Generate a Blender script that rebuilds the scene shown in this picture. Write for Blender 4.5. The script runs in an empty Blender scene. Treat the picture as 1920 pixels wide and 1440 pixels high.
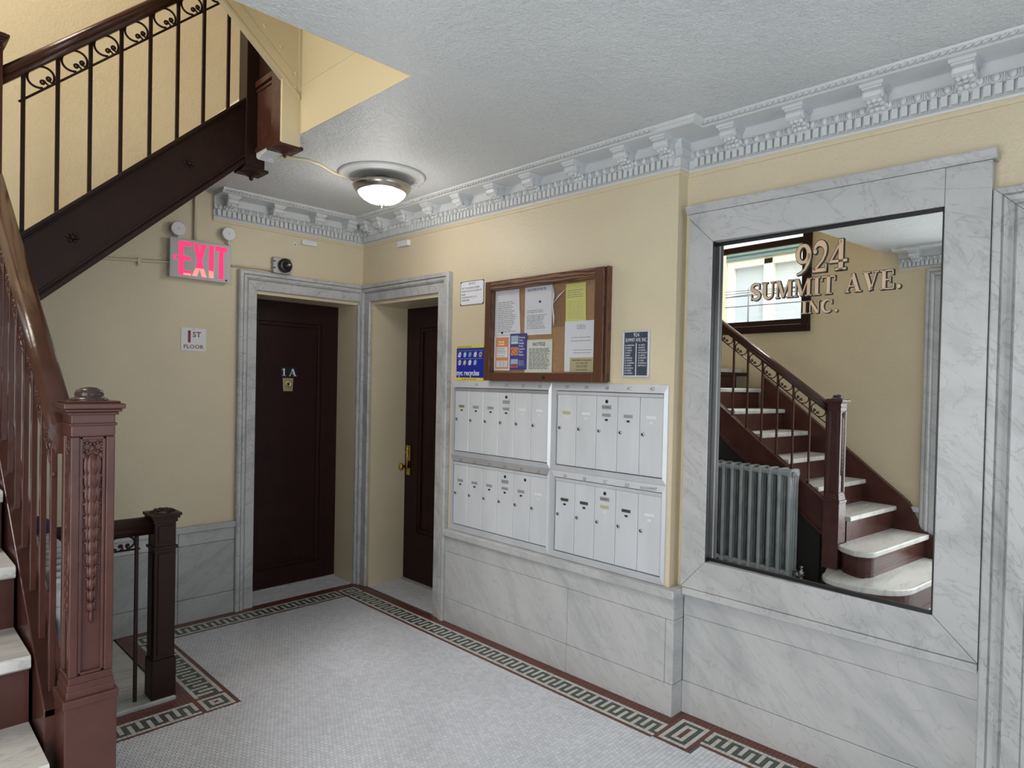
import bpy, bmesh, math, random
from math import sin, cos, pi, radians, sqrt, atan2
from mathutils import Matrix, Vector, Euler
random.seed(7)
S = bpy.context.scene
COL = S.collection

# ------------------------------------------------------------------ camera, sky, lights, exposure
def make_camera():
    f, C = 1222.0569, Vector((-2.69988, -4.31667, 1.54500))
    a, b, c = 0.792724, -0.0146481, 0.0212931
    fw = Vector((cos(b)*sin(a), cos(b)*cos(a), sin(b)))
    rt = Vector((cos(a), -sin(a), 0)); up = rt.cross(fw)
    r2 = rt*cos(c)+up*sin(c); u2 = -rt*sin(c)+up*cos(c)
    cam = bpy.data.cameras.new('camera'); ob = bpy.data.objects.new('camera', cam); COL.objects.link(ob)
    cam.sensor_width = 36.0; cam.lens = f/1920*36.0
    cam.shift_x = -7.611/1920; cam.shift_y = 15.777/1920
    cam.clip_start = 0.02
    M = Matrix.Identity(4)
    for i in range(3):
        M[i][0] = r2[i]; M[i][1] = u2[i]; M[i][2] = -fw[i]; M[i][3] = C[i]
    ob.matrix_world = M
    S.camera = ob
make_camera()
S.view_settings.view_transform = 'Standard'; S.view_settings.look = 'None'
S.view_settings.gamma = 1.0; S.view_settings.use_curve_mapping = False
S.view_settings.exposure = 0.0

W = bpy.data.worlds.new('world'); S.world = W; W.use_nodes = True
bg = W.node_tree.nodes['Background']
bg.inputs[0].default_value = (0.86, 0.93, 1.0, 1); bg.inputs[1].default_value = 1.6

def area(name, loc, target, sx, sy, power, col):
    l = bpy.data.lights.new(name, 'AREA'); l.shape = 'RECTANGLE'; l.size = sx; l.size_y = sy
    l.energy = power; l.color = col
    o = bpy.data.objects.new(name, l); COL.objects.link(o)
    o.location = loc
    d = Vector(target)-Vector(loc)
    o.rotation_euler = d.to_track_quat('-Z', 'Y').to_euler()
    return o
# daylight in the glazed street entrance behind the camera
area('daylight_entrance', (-3.60, -3.5, 1.35), (0, -3.1, 1.2), 1.5, 2.1, 61, (0.88, 0.94, 1.0))
area('left_wall_fill', (.33, -4.5, 1.15), (-3.0, -3.4, 1.5), .8, 1.9, 16, (0.90, 0.95, 1.0))  # fill lamp added in the right doorway to lift the left wall
area('daylight_front', (-1.35, -7.25, 1.55), (-1.3, 0, 1.45), 2.3, 2.3, 17, (0.86, 0.93, 1.0))
# daylight falling into the light court beside the stair window
area('daylight_court', (-4.5, -1.1, 5.1), (-3.3, -1.1, 2.7), 1.2, 2.4, 420, (0.95, 0.97, 1.0))
# warm fill lamp added to brighten the upper stair wall, no window built here
area('upper_wall_fill', (-3.17, -1.15, 4.35), (-1.5, -0.7, 3.2), 1.0, 1.1, 75, (1.0, 0.90, 0.74))

# ------------------------------------------------------------------ materials
def mat(name, col, rough=0.5, metal=0.0, spec=0.5):
    m = bpy.data.materials.new(name); m.use_nodes = True
    p = m.node_tree.nodes['Principled BSDF']
    p.inputs['Base Color'].default_value = (*col, 1); p.inputs['Roughness'].default_value = rough
    p.inputs['Metallic'].default_value = metal; p.inputs['Specular IOR Level'].default_value = spec
    return m, m.node_tree, p
def N(nt, t, **k):
    n = nt.nodes.new(t)
    for a, v in k.items(): setattr(n, a, v)
    return n
def coords(nt, scale=(1, 1, 1), rot=(0, 0, 0), kind='Object'):
    tc = N(nt, 'ShaderNodeTexCoord'); mp = N(nt, 'ShaderNodeMapping')
    nt.links.new(tc.outputs[kind], mp.inputs[0])
    mp.inputs['Scale'].default_value = scale; mp.inputs['Rotation'].default_value = rot
    return mp.outputs[0]
def geo_pos(nt, scale=(1, 1, 1), rot=(0, 0, 0)):
    tc = N(nt, 'ShaderNodeNewGeometry'); mp = N(nt, 'ShaderNodeMapping')
    nt.links.new(tc.outputs['Position'], mp.inputs[0])
    mp.inputs['Scale'].default_value = scale; mp.inputs['Rotation'].default_value = rot
    return mp.outputs[0]
def noise(nt, vec, scale, detail=3, rough=0.5, dist=0.0):
    n = N(nt, 'ShaderNodeTexNoise'); nt.links.new(vec, n.inputs['Vector'])
    n.inputs['Scale'].default_value = scale; n.inputs['Detail'].default_value = detail
    n.inputs['Roughness'].default_value = rough; n.inputs['Distortion'].default_value = dist
    return n.outputs['Fac']
def ramp(nt, fac, stops):
    r = N(nt, 'ShaderNodeValToRGB'); nt.links.new(fac, r.inputs[0])
    e = r.color_ramp.elements
    while len(e) < len(stops): e.new(0.5)
    for i, (p, c) in enumerate(stops):
        e[i].position = p; e[i].color = (*c, 1) if len(c) == 3 else c
    return r.outputs[0]
def mix(nt, fac, a, b, mode='MIX'):
    m = N(nt, 'ShaderNodeMix', data_type='RGBA', blend_type=mode)
    for s, v in ((0, fac), (6, a), (7, b)):
        if hasattr(v, 'links'): nt.links.new(v, m.inputs[s])
        elif isinstance(v, tuple): m.inputs[s].default_value = (*v, 1)
        else: m.inputs[s].default_value = v
    return m.outputs[2]
def bump(nt, p, h, strength, dist):
    b = N(nt, 'ShaderNodeBump'); nt.links.new(h, b.inputs['Height'])
    b.inputs['Strength'].default_value = strength; b.inputs['Distance'].default_value = dist
    nt.links.new(b.outputs[0], p.inputs['Normal'])
def math_(nt, op, a, b=None):
    m = N(nt, 'ShaderNodeMath', operation=op)
    for i, v in enumerate((a, b)):
        if v is None: continue
        if hasattr(v, 'links'): nt.links.new(v, m.inputs[i])
        else: m.inputs[i].default_value = v
    return m.outputs[0]

def m_plaster():
    m, nt, p = mat('cream_gloss_paint', (0.66, 0.57, 0.39), 0.36)
    v = geo_pos(nt)
    big = noise(nt, v, 1.3, 4, 0.6)
    nt.links.new(ramp(nt, big, [(0.3, (0.64, 0.55, 0.385)), (0.7, (0.69, 0.60, 0.43))]), p.inputs['Base Color'])
    h = math_(nt, 'ADD', noise(nt, v, 70, 3, 0.55, 0.4), math_(nt, 'MULTIPLY', noise(nt, v, 14, 2), 0.8))
    bump(nt, p, h, 0.42, 0.007)
    return m
def m_paint2():
    m, nt, p = mat('cream_smooth_paint', (0.71, 0.62, 0.42), 0.4)
    v = geo_pos(nt)
    bump(nt, p, noise(nt, v, 25, 2), 0.15, 0.003)
    return m
def m_ceiling():
    m, nt, p = mat('white_stucco', (0.66, 0.69, 0.71), 0.42)
    v = geo_pos(nt)
    h = math_(nt, 'ADD', noise(nt, v, 75, 4, 0.6, 0.8), math_(nt, 'MULTIPLY', noise(nt, v, 26, 3), 0.9))
    bump(nt, p, h, 0.75, 0.011)
    nt.links.new(ramp(nt, noise(nt, v, 2.2, 4), [(0.3, (0.63, 0.66, 0.68)), (0.7, (0.69, 0.72, 0.74))]), p.inputs['Base Color'])
    return m
def m_cornice():
    m, nt, p = mat('white_cornice_paint', (0.64, 0.66, 0.675), 0.4)
    v = geo_pos(nt); bump(nt, p, noise(nt, v, 60, 3), 0.25, 0.004)
    return m
def m_marble(name, base, dark, rot, sc=1.0, rough=0.28, vein=0.5, stretch=(1, 1, 4)):
    m, nt, p = mat(name, base, rough)
    v = geo_pos(nt, (1, 1, 1), rot)
    mp = N(nt, 'ShaderNodeMapping'); nt.links.new(v, mp.inputs[0]); mp.inputs['Scale'].default_value = tuple(x*sc for x in stretch)
    vs = mp.outputs[0]
    cl = noise(nt, vs, 1.5, 7, 0.62, 0.7)
    c1 = ramp(nt, cl, [(0.32, dark), (0.52, base), (0.75, tuple(min(1, x*1.07) for x in base))])
    w = noise(nt, vs, 2.2, 5, 0.55, 1.6)
    line = ramp(nt, w, [(0.475, (0, 0, 0)), (0.497, (1, 1, 1)), (0.515, (0, 0, 0))])
    c2 = mix(nt, math_(nt, 'MULTIPLY', line, vein*0.6), c1, tuple(x*0.6 for x in dark))
    mp2 = N(nt, 'ShaderNodeMapping'); nt.links.new(v, mp2.inputs[0]); mp2.inputs['Scale'].default_value = tuple((x+1)/2 for x in stretch)
    sp = noise(nt, mp2.outputs[0], 30, 4, 0.65)
    spk = ramp(nt, sp, [(0.63, (0, 0, 0)), (0.73, (1, 1, 1))])
    c3 = mix(nt, math_(nt, 'MULTIPLY', spk, vein*0.8), c2, tuple(x*0.6 for x in dark))
    nt.links.new(c3, p.inputs['Base Color'])
    return m
def m_brown(name, col, rough=0.3, chips=0.0, spec=0.4):
    m, nt, p = mat(name, col, rough, 0.0, spec)
    v = geo_pos(nt)
    c = ramp(nt, noise(nt, v, 9, 4), [(0.3, tuple(x*0.85 for x in col)), (0.7, tuple(x*1.18 for x in col))])
    if chips:
        k = ramp(nt, noise(nt, v, 46, 4, 0.7, 0.5), [(0.76-chips, (0, 0, 0)), (0.775-chips, (1, 1, 1))])
        c = mix(nt, k, c, (0.42, 0.38, 0.33))
    nt.links.new(c, p.inputs['Base Color'])
    bump(nt, p, noise(nt, v, 38, 3), 0.22, 0.004)
    return m
def m_alu(name, col, rough, metal=0.35):
    m, nt, p = mat(name, col, rough, metal)
    v = geo_pos(nt, (1, 1, 0.25))
    nt.links.new(ramp(nt, noise(nt, v, 9, 4), [(0.3, tuple(x*0.93 for x in col)), (0.7, tuple(min(1, x*1.05) for x in col))]), p.inputs['Base Color'])
    return m
def m_wood(name, c1, c2, rings=True):
    m, nt, p = mat(name, c1, 0.4)
    v = geo_pos(nt, (1, .55, 3.2) if rings else (1, 3.0, 1))
    w = N(nt, 'ShaderNodeTexWave', wave_type='BANDS', bands_direction='Z' if rings else 'Y')
    nt.links.new(v, w.inputs[0]); w.inputs['Scale'].default_value = 6.5 if rings else 12
    w.inputs['Distortion'].default_value = 9; w.inputs['Detail'].default_value = 2; w.inputs['Detail Scale'].default_value = 0.9
    nt.links.new(ramp(nt, w.outputs['Fac'], [(0.25, c2), (0.6, c1)]), p.inputs['Base Color'])
    return m
def m_cork():
    m, nt, p = mat('cork', (0.40, 0.23, 0.12), 0.8)
    v = geo_pos(nt)
    nt.links.new(ramp(nt, noise(nt, v, 220, 3, 0.7), [(0.35, (0.30, 0.165, 0.08)), (0.65, (0.46, 0.28, 0.155))]), p.inputs['Base Color'])
    return m
def m_tile(name, col, rough=0.35):
    m, nt, p = mat(name, col, rough)
    at = N(nt, 'ShaderNodeAttribute', attribute_name='tint')
    g = noise(nt, geo_pos(nt), 1.6, 4, 0.6)
    gr = ramp(nt, g, [(0.3, tuple(x*0.88 for x in col)), (0.62, col)])
    nt.links.new(mix(nt, 1.0, gr, at.outputs['Color'], 'MULTIPLY'), p.inputs['Base Color'])
    return m
def m_emit(name, col, st):
    m = bpy.data.materials.new(name); m.use_nodes = True; nt = m.node_tree
    nt.nodes.remove(nt.nodes['Principled BSDF'])
    e = N(nt, 'ShaderNodeEmission'); e.inputs[0].default_value = (*col, 1); e.inputs[1].default_value = st
    nt.links.new(e.outputs[0], nt.nodes['Material Output'].inputs[0]); return m
def m_glass(name, rough=0.0, tint=(1, 1, 1), refl=0.08):
    m = bpy.data.materials.new(name); m.use_nodes = True; nt = m.node_tree
    nt.nodes.remove(nt.nodes['Principled BSDF'])
    t = N(nt, 'ShaderNodeBsdfTransparent'); t.inputs[0].default_value = (*tint, 1)
    g = N(nt, 'ShaderNodeBsdfGlossy'); g.inputs['Roughness'].default_value = rough
    mx = N(nt, 'ShaderNodeMixShader'); mx.inputs[0].default_value = refl
    nt.links.new(t.outputs[0], mx.inputs[1]); nt.links.new(g.outputs[0], mx.inputs[2])
    nt.links.new(mx.outputs[0], nt.nodes['Material Output'].inputs[0]); return m

PLASTER = m_plaster(); CREAM = m_paint2(); CEIL = m_ceiling(); CORN = m_cornice()
MARB = m_marble('grey_white_marble', (0.515, 0.515, 0.517), (0.40, 0.41, 0.42), (radians(-42), 0, 0), 1.0, 0.28, 0.45)
MARB_B = m_marble('grey_marble_back', (0.40, 0.41, 0.405), (0.29, 0.30, 0.30), (0, radians(35), 0), 1.0, 0.28, 0.5)
MARB_F = m_marble('pale_casing_marble', (0.50, 0.502, 0.505), (0.39, 0.395, 0.40), (radians(-30), radians(12), 0), 1.5, 0.3, 0.6, (1, 1, 2.2))
MARB_C = m_marble('door_casing_marble', (0.50, 0.502, 0.505), (0.345, 0.35, 0.355), (radians(-62), radians(12), 0), 1.7, 0.3, 0.85, (1, 1, 2.6))
MARB_T = m_marble('worn_tread_marble', (0.60, 0.595, 0.57), (0.40, 0.39, 0.37), (0, 0, radians(8)), 1.0, 0.3, 0.7, (1, 5, 1))
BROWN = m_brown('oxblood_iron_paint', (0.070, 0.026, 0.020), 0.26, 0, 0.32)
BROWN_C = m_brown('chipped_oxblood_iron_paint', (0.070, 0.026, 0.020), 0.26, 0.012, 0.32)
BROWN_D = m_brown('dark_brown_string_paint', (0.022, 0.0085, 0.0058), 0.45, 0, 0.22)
RAIL = m_brown('dark_handrail_varnish', (0.060, 0.024, 0.016), 0.22)
CAPM = m_brown('worn_dark_cap_paint', (0.045, 0.028, 0.025), 0.22)
DOOR = m_brown('dark_maroon_door_paint', (0.021, 0.0055, 0.005), 0.42, 0, 0.22)
ALU = m_alu('mailbox_aluminium', (0.67, 0.695, 0.735), 0.40, 0.15)
ALU_F = m_alu('mailbox_frame_aluminium', (0.64, 0.66, 0.70), 0.36, 0.25)
ALU_D = m_alu('dull_aluminium_rail', (0.40, 0.40, 0.42), 0.4)
STEEL = mat('brushed_nickel', (0.42, 0.39, 0.35), 0.25, 0.9)[0]
BRASS = mat('brass', (0.62, 0.43, 0.13), 0.28, 0.9)[0]
OLDBRASS = mat('old_brass', (0.55, 0.46, 0.27), 0.35, 0.7)[0]
BLACK = mat('black_plastic', (0.012, 0.012, 0.014), 0.3)[0]
INK = mat('black_ink', (0.02, 0.02, 0.022), 0.6)[0]
GREYINK = mat('grey_print', (0.22, 0.22, 0.24), 0.6)[0]
MARKER = mat('grey_marker', (0.16, 0.16, 0.17), 0.6)[0]
WHITE = mat('white_plastic', (0.74, 0.74, 0.75), 0.4)[0]
EXITFACE = mat('exit_sign_face', (0.50, 0.49, 0.50), 0.4)[0]
PAPER = mat('white_paper', (0.74, 0.75, 0.80), 0.7)[0]
PAPER2 = mat('greenish_paper', (0.68, 0.72, 0.66), 0.7)[0]
YELLOW = mat('yellow_paper', (0.68, 0.66, 0.22), 0.7)[0]
TAN = mat('tan_card', (0.47, 0.42, 0.26), 0.6)[0]
BLUEP = mat('blue_print', (0.012, 0.022, 0.34), 0.4)[0]
VIOLET = mat('violet_blue_print', (0.05, 0.045, 0.26), 0.5)[0]
ORANGE = mat('orange_print', (0.72, 0.27, 0.10), 0.6)[0]
REDP = mat('red_print', (0.50, 0.04, 0.03), 0.5)[0]
MAROONP = mat('maroon_print', (0.20, 0.012, 0.02), 0.5)[0]
BRIGHTY = mat('bright_yellow_print', (0.80, 0.64, 0.05), 0.4)[0]
LBLUE = mat('pale_blue_print', (0.35, 0.52, 0.66), 0.5)[0]
SLATE = mat('slate_blue_felt', (0.040, 0.055, 0.085), 0.7)[0]
LETTER = mat('white_letter', (0.72, 0.75, 0.80), 0.5)[0]
GOLD = mat('gold_leaf_paint', (0.66, 0.47, 0.30), 0.5)[0]
REDWOOD = m_wood('red_brown_wood', (0.125, 0.050, 0.026), (0.070, 0.026, 0.014), False)
GRAINWOOD = m_wood('strong_grained_wood', (0.22, 0.10, 0.05), (0.045, 0.017, 0.010), True)
CORK = m_cork()
MIRROR = mat('mirror_silver', (0.93, 0.95, 0.945), 0.0, 1.0)[0]
SILVER = m_brown('silver_radiator_paint', (0.33, 0.355, 0.36), 0.36, 0.0)
NAVY = mat('navy_cloth', (0.012, 0.016, 0.06), 0.8)[0]
GROUT = mat('dark_grout', (0.10, 0.10, 0.10), 0.8)[0]
FIELD = m_tile('white_mosaic_tile', (0.735, 0.755, 0.82), 0.33)
WTILE = m_tile('white_border_tile_glaze', (0.62, 0.62, 0.59), 0.33)
DTILE = m_tile('dark_green_border_tile_glaze', (0.075, 0.090, 0.078), 0.33)
RTILE = m_tile('red_border_tile_glaze', (0.150, 0.050, 0.038), 0.33)
CONDUIT = mat('cream_painted_pipe', (0.66, 0.58, 0.40), 0.4)[0]
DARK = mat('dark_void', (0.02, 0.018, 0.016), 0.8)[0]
LAMPGLASS = m_emit('lit_lamp_glass', (1.0, 0.97, 0.93), 7.0)
EXITRED = m_emit('lit_exit_red', (1.0, 0.045, 0.16), 1.35)
EXITHOT = m_emit('lit_exit_hot', (1.0, 0.34, 0.30), 1.15)
PANE = m_glass('clear_pane', 0.02, (1, 1, 1), 0.05)
PLASTICBAG = m_glass('clear_plastic_sleeve', 0.15, (0.93, 0.93, 0.93), 0.10)
FACADE = mat('court_wall_render', (0.82, 0.74, 0.58), 0.8)[0]
TEALM = mat('teal_gutter_paint', (0.20, 0.33, 0.35), 0.5)[0]
MESHM = mat('insect_screen', (0.50, 0.58, 0.66), 0.8)[0]
WHITEF = mat('white_window_paint', (0.86, 0.84, 0.78), 0.5)[0]
CABLEM = mat('grey_cable', (0.12, 0.13, 0.15), 0.5)[0]

# ------------------------------------------------------------------ frames of reference
def frame(o, u, v, n):
    M = Matrix.Identity(4)
    for i in range(3): M[i][0] = u[i]; M[i][1] = v[i]; M[i][2] = n[i]; M[i][3] = o[i]
    return M
ID = Matrix.Identity(4)
FB = frame((0, 0, 0), (1, 0, 0), (0, 0, 1), (0, -1, 0))          # back wall: u = x, v = z, n towards the room
FR = frame((0, 0, 0), (0, -1, 0), (0, 0, 1), (-1, 0, 0))         # right wall: u = -y, v = z
FL = frame((-3.25, 0, 0), (0, 1, 0), (0, 0, 1), (1, 0, 0))       # left wall: u = y, v = z

# ------------------------------------------------------------------ mesh builder
class MB:
    def __init__(s): s.v = []; s.f = []; s.sm = []
    def add(s, vs, fs, smooth=False):
        b = len(s.v); s.v += [tuple(p) for p in vs]
        for f in fs: s.f.append(tuple(b+i for i in f)); s.sm.append(smooth)
        return s
    def box(s, x0, x1, y0, y1, z0, z1):
        x0, x1 = min(x0, x1), max(x0, x1); y0, y1 = min(y0, y1), max(y0, y1); z0, z1 = min(z0, z1), max(z0, z1)
        return s.add([(x0,y0,z0),(x1,y0,z0),(x1,y1,z0),(x0,y1,z0),(x0,y0,z1),(x1,y0,z1),(x1,y1,z1),(x0,y1,z1)],
                     [(0,3,2,1),(4,5,6,7),(0,1,5,4),(1,2,6,5),(2,3,7,6),(3,0,4,7)])
    def cbox(s, x0, x1, y0, y1, z0, z1, c=0.004):
        """box with its top (z1) edges chamfered"""
        x0, x1 = min(x0, x1), max(x0, x1); y0, y1 = min(y0, y1), max(y0, y1); z0, z1 = min(z0, z1), max(z0, z1)
        zc = z1-c
        return s.add([(x0,y0,z0),(x1,y0,z0),(x1,y1,z0),(x0,y1,z0),(x0,y0,zc),(x1,y0,zc),(x1,y1,zc),(x0,y1,zc),
                      (x0+c,y0+c,z1),(x1-c,y0+c,z1),(x1-c,y1-c,z1),(x0+c,y1-c,z1)],
                     [(0,3,2,1),(8,9,10,11)]+[(i,(i+1)%4,4+(i+1)%4,4+i) for i in range(4)]+[(4+i,4+(i+1)%4,8+(i+1)%4,8+i) for i in range(4)])
    def prism(s, poly, axis, a, b, smooth=False):
        """polygon (p,q) extruded along an axis from a to b; axis x:(y,z) y:(x,z) z:(x,y)"""
        n = len(poly)
        def P(p, q, t): return (t,p,q) if axis == 'x' else (p,t,q) if axis == 'y' else (p,q,t)
        s.add([P(p,q,a) for p,q in poly]+[P(p,q,b) for p,q in poly], [tuple(range(n))[::-1], tuple(range(n,2*n))])
        bb = len(s.v)-2*n
        for i in range(n):
            s.f.append((bb+i, bb+(i+1)%n, bb+n+(i+1)%n, bb+n+i)); s.sm.append(smooth)
        return s
    def lathe(s, prof, c=(0,0,0), axis='z', n=20, smooth=True):
        b = len(s.v); m = len(prof)
        for r, h in prof:
            for k in range(n):
                a = 2*pi*k/n; p, q = r*cos(a), r*sin(a)
                s.v.append((c[0]+p,c[1]+q,c[2]+h) if axis=='z' else (c[0]+h,c[1]+p,c[2]+q) if axis=='x' else (c[0]+p,c[1]+h,c[2]+q))
        for i in range(m-1):
            for k in range(n):
                s.f.append((b+i*n+k, b+i*n+(k+1)%n, b+(i+1)*n+(k+1)%n, b+(i+1)*n+k)); s.sm.append(smooth)
        if prof[0][0] > 1e-5: s.f.append(tuple(b+k for k in range(n))[::-1]); s.sm.append(False)
        if prof[-1][0] > 1e-5: s.f.append(tuple(b+(m-1)*n+k for k in range(n))); s.sm.append(False)
        return s
    def ell(s, c, r, n=8, m=5):
        pr = [(max(1e-6, sin(pi*i/m)), -cos(pi*i/m)) for i in range(m+1)]
        b = len(s.v); s.lathe(pr, (0,0,0), 'z', n)
        for i in range(b, len(s.v)):
            x,y,z = s.v[i]; s.v[i] = (c[0]+x*r[0], c[1]+y*r[1], c[2]+z*r[2])
        return s
    def tube(s, pts, r, n=6, closed=False, flat=None):
        pts = [Vector(p) for p in pts]; m = len(pts); b = len(s.v)
        ref = None
        for i, p in enumerate(pts):
            t = (pts[min(i+1,m-1)]-pts[max(i-1,0)]).normalized()
            if ref is None:
                ref = Vector((0,0,1)) if abs(t.z) < 0.9 else Vector((1,0,0))
            e1 = t.cross(ref); 
            if e1.length < 1e-6: e1 = t.orthogonal()
            e1.normalize(); e2 = e1.cross(t).normalized(); ref = e2
            rr = r[i] if isinstance(r, (list, tuple)) else r
            for k in range(n):
                a = 2*pi*(k+0.5)/n
                s.v.append(tuple(p+e1*cos(a)*rr*(flat or 1)+e2*sin(a)*rr))
        for i in range(m-1):
            for k in range(n):
                s.f.append((b+i*n+k, b+i*n+(k+1)%n, b+(i+1)*n+(k+1)%n, b+(i+1)*n+k)); s.sm.append(n > 4)
        s.f.append(tuple(b+k for k in range(n))[::-1]); s.sm.append(False)
        s.f.append(tuple(b+(m-1)*n+k for k in range(n))); s.sm.append(False)
        return s
    def sweep(s, prof, path, closed=False):
        """profile list of (out, up) swept along a horizontal path of (x, y, nx, ny) stations (n = mitred outward normal)"""
        m = len(prof); b = len(s.v)
        for (x, y, nx, ny) in path:
            for o, h in prof: s.v.append((x+nx*o, y+ny*o, h))
        for i in range(len(path)-1):
            for k in range(m-1):
                s.f.append((b+i*m+k, b+(i+1)*m+k, b+(i+1)*m+k+1, b+i*m+k+1)); s.sm.append(False)
        s.f.append(tuple(b+k for k in range(m))); s.sm.append(False)
        s.f.append(tuple(b+(len(path)-1)*m+k for k in range(m))[::-1]); s.sm.append(False)
        return s
    def quad(s, a, b, c, d): return s.add([a,b,c,d], [(0,1,2,3)])
    def xf(s, M):
        s.v = [tuple(M @ Vector(p)) for p in s.v]; return s
    def join(s, o, M=None):
        vs = o.v if M is None else [tuple(M @ Vector(p)) for p in o.v]
        b = len(s.v); s.v += vs
        for f, q in zip(o.f, o.sm): s.f.append(tuple(b+i for i in f)); s.sm.append(q)
        return s

def mesh(name, mb, m, off=(0,0,0)):
    me = bpy.data.meshes.new(name)
    ox, oy, oz = off
    me.from_pydata([(x-ox, y-oy, z-oz) for x, y, z in mb.v], [], mb.f)
    me.polygons.foreach_set('use_smooth', mb.sm)
    bm = bmesh.new(); bm.from_mesh(me); bmesh.ops.recalc_face_normals(bm, faces=bm.faces); bm.to_mesh(me); bm.free()
    me.materials.append(m); me.update()
    return me
def link(name, me, parent=None, M=None):
    o = bpy.data.objects.new(name, me); COL.objects.link(o)
    if parent is not None: o.parent = parent
    if M is not None: o.matrix_local = M
    return o
def bevel(o, w=0.003, seg=2):
    b = o.modifiers.new('bevel', 'BEVEL'); b.width = w; b.segments = seg; b.limit_method = 'ANGLE'; b.angle_limit = radians(40)
    return o
class Thing:
    """an Empty at the thing's base; part() takes meshes in the coordinates of its frame"""
    def __init__(s, name, F=ID, org=(0,0,0), label=None, cat=None, group=None, kind=None):
        s.o = bpy.data.objects.new(name, None); COL.objects.link(s.o); s.o.empty_display_size = 0.1
        s.F = F; s.org = org; s.o.matrix_world = F @ Matrix.Translation(org)
        if label: s.o['label'] = label
        if cat: s.o['category'] = cat
        if group: s.o['group'] = group
        if kind: s.o['kind'] = kind
    def part(s, name, mb, m, parent=None, label=None, bev=0, kind=None):
        o = link(name, mesh(name, mb, m, s.org), parent or s.o)
        if label: o['label'] = label
        if kind: o['kind'] = kind
        if bev: bevel(o, bev)
        return o
    def copy(s, name, src, loc, parent=None):
        """another object sharing src's mesh, moved by loc"""
        o = src.copy(); COL.objects.link(o); o.name = name; o.parent = parent or s.o
        o.location = Vector(src.location)+Vector(loc)
        return o
def struct(name, mb, m, F=ID, bev=0):
    o = link(name, mesh(name, mb, m)); o.matrix_world = F; o['kind'] = 'structure'
    if bev: bevel(o, bev)
    return o
def single(name, mb, m, label, cat, F=ID, org=(0,0,0), group=None, bev=0):
    o = link(name, mesh(name, mb, m, org)); o.matrix_world = F @ Matrix.Translation(org)
    o['label'] = label; o['category'] = cat
    if group: o['group'] = group
    if bev: bevel(o, bev)
    return o
def text_mb(txt, size, u, v, n, align='LEFT', bold=0.0, sx=1.0, ext=0.0002, rot=0.0):
    c = bpy.data.curves.new('t', 'FONT'); c.body = txt; c.size = size; c.align_x = align
    c.resolution_u = 2; c.offset = bold; c.extrude = ext
    o = bpy.data.objects.new('t', c); me = bpy.data.meshes.new_from_object(o)
    mb = MB(); ca, sa = cos(rot), sin(rot)
    mb.add([(u+(p.co.x*sx*ca-p.co.y*sa), v+(p.co.x*sx*sa+p.co.y*ca), n+p.co.z) for p in me.vertices], [tuple(f.vertices) for f in me.polygons])
    bpy.data.objects.remove(o); bpy.data.curves.remove(c); bpy.data.meshes.remove(me)
    return mb
def plate(u0, u1, v0, v1, n0, n1): return MB().box(u0, u1, v0, v1, n0, n1)

# ------------------------------------------------------------------ dimensions
T = 0.019                       # mosaic module
XW = 0.08                       # recess of the mirror bay
YP = -2.696                     # where the mailbox wall steps back
ZC = 2.72                       # ceiling
ZU = 3.06                       # upper floor
ZT = 5.6                        # top of the stairwell
XL = -3.25; YF = -7.5
XO = -1.195; YO = -2.235        # edges of the opening over the stair

# ------------------------------------------------------------------ walls, ceiling, slab
mb = MB().box(XL-.3, -.817, 0, .3, -2.2, ZT).box(-.817, -.05, 0, .3, 2.104, ZT).box(-.05, .35, 0, .3, -.2, ZT).box(-.817, -.05, 0.31, .35, -.1, 2.2)
struct('wall_back', mb, PLASTER)
mb = MB().box(0, .36, -.148, 0, -.2, ZT).box(0, .36, -.952, -.148, 2.10, ZT).box(0, .36, YP, -.952, -.2, ZT).box(.37, .40, -.96, -.14, -.1, 2.2)
mb.box(XW, .36, -4.03, YP, -.2, ZT).box(XW, .36, YF, -4.95, -.2, ZT).box(XW, .36, -4.95, -4.03, 2.11, ZT).box(.37, .40, -4.96, -4.02, -.1, 2.2)
struct('wall_right', mb, PLASTER)
wy0, wy1, wz0, wz1 = -1.56, -0.50, 2.16, 3.62      # stair window opening
mb = MB().box(XL-.3, XL, wy1, 0.3, -2.2, ZT).box(XL-.3, XL, -2.60, wy0, -2.2, ZT).box(XL-.3, XL, wy0, wy1, -2.2, wz0).box(XL-.3, XL, wy0, wy1, wz1, ZT)
mb.box(XL-.3, XL, -4.3, -2.60, 2.50, ZT).box(XL-.3, XL, YF, -4.3, -.2, ZT)
struct('wall_left', mb, PLASTER)
mb = MB().box(XL-.3, -2.6, YF-.3, YF, -.2, ZT).box(-.1, .36, YF-.3, YF, -.2, ZT).box(-2.6, -.1, YF-.3, YF, 2.75, ZT)
struct('wall_front', mb, PLASTER)
mb = MB().box(XO, .3, YO, 0, ZC, ZU).box(XL, .3, YF, YO, ZC, ZU)
struct('ceiling', mb, CEIL)
struct('ceiling_upper', MB().box(XL-.3, .4, YF-.3, .3, ZT, ZT+.1), CEIL)
# painted faces of the opening
t = Thing('trim_1', kind='structure')
t.part('fascia_board', MB().box(XO-.004, XO+.01, -1.32, YO, ZC+.0005, 2.945), CREAM)
t.part('fascia_board', MB().box(XO-.001, XO+.01, -1.32, YO, 2.951, ZU+.4), CREAM)
t.part('broken_plaster', MB().prism([(-1.225,2.705),(-1.212,2.686),(-1.17,2.693),(-1.12,2.674),(-1.06,2.664),(-1.03,2.652),(-1.006,2.668),(-1.006,2.705)], 'x', -1.266, -1.19), CEIL)
t.part('edge_board', MB().box(XL, XO-.014, YO, YO+.006, ZC+.0005, ZU+.05), CREAM)

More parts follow.
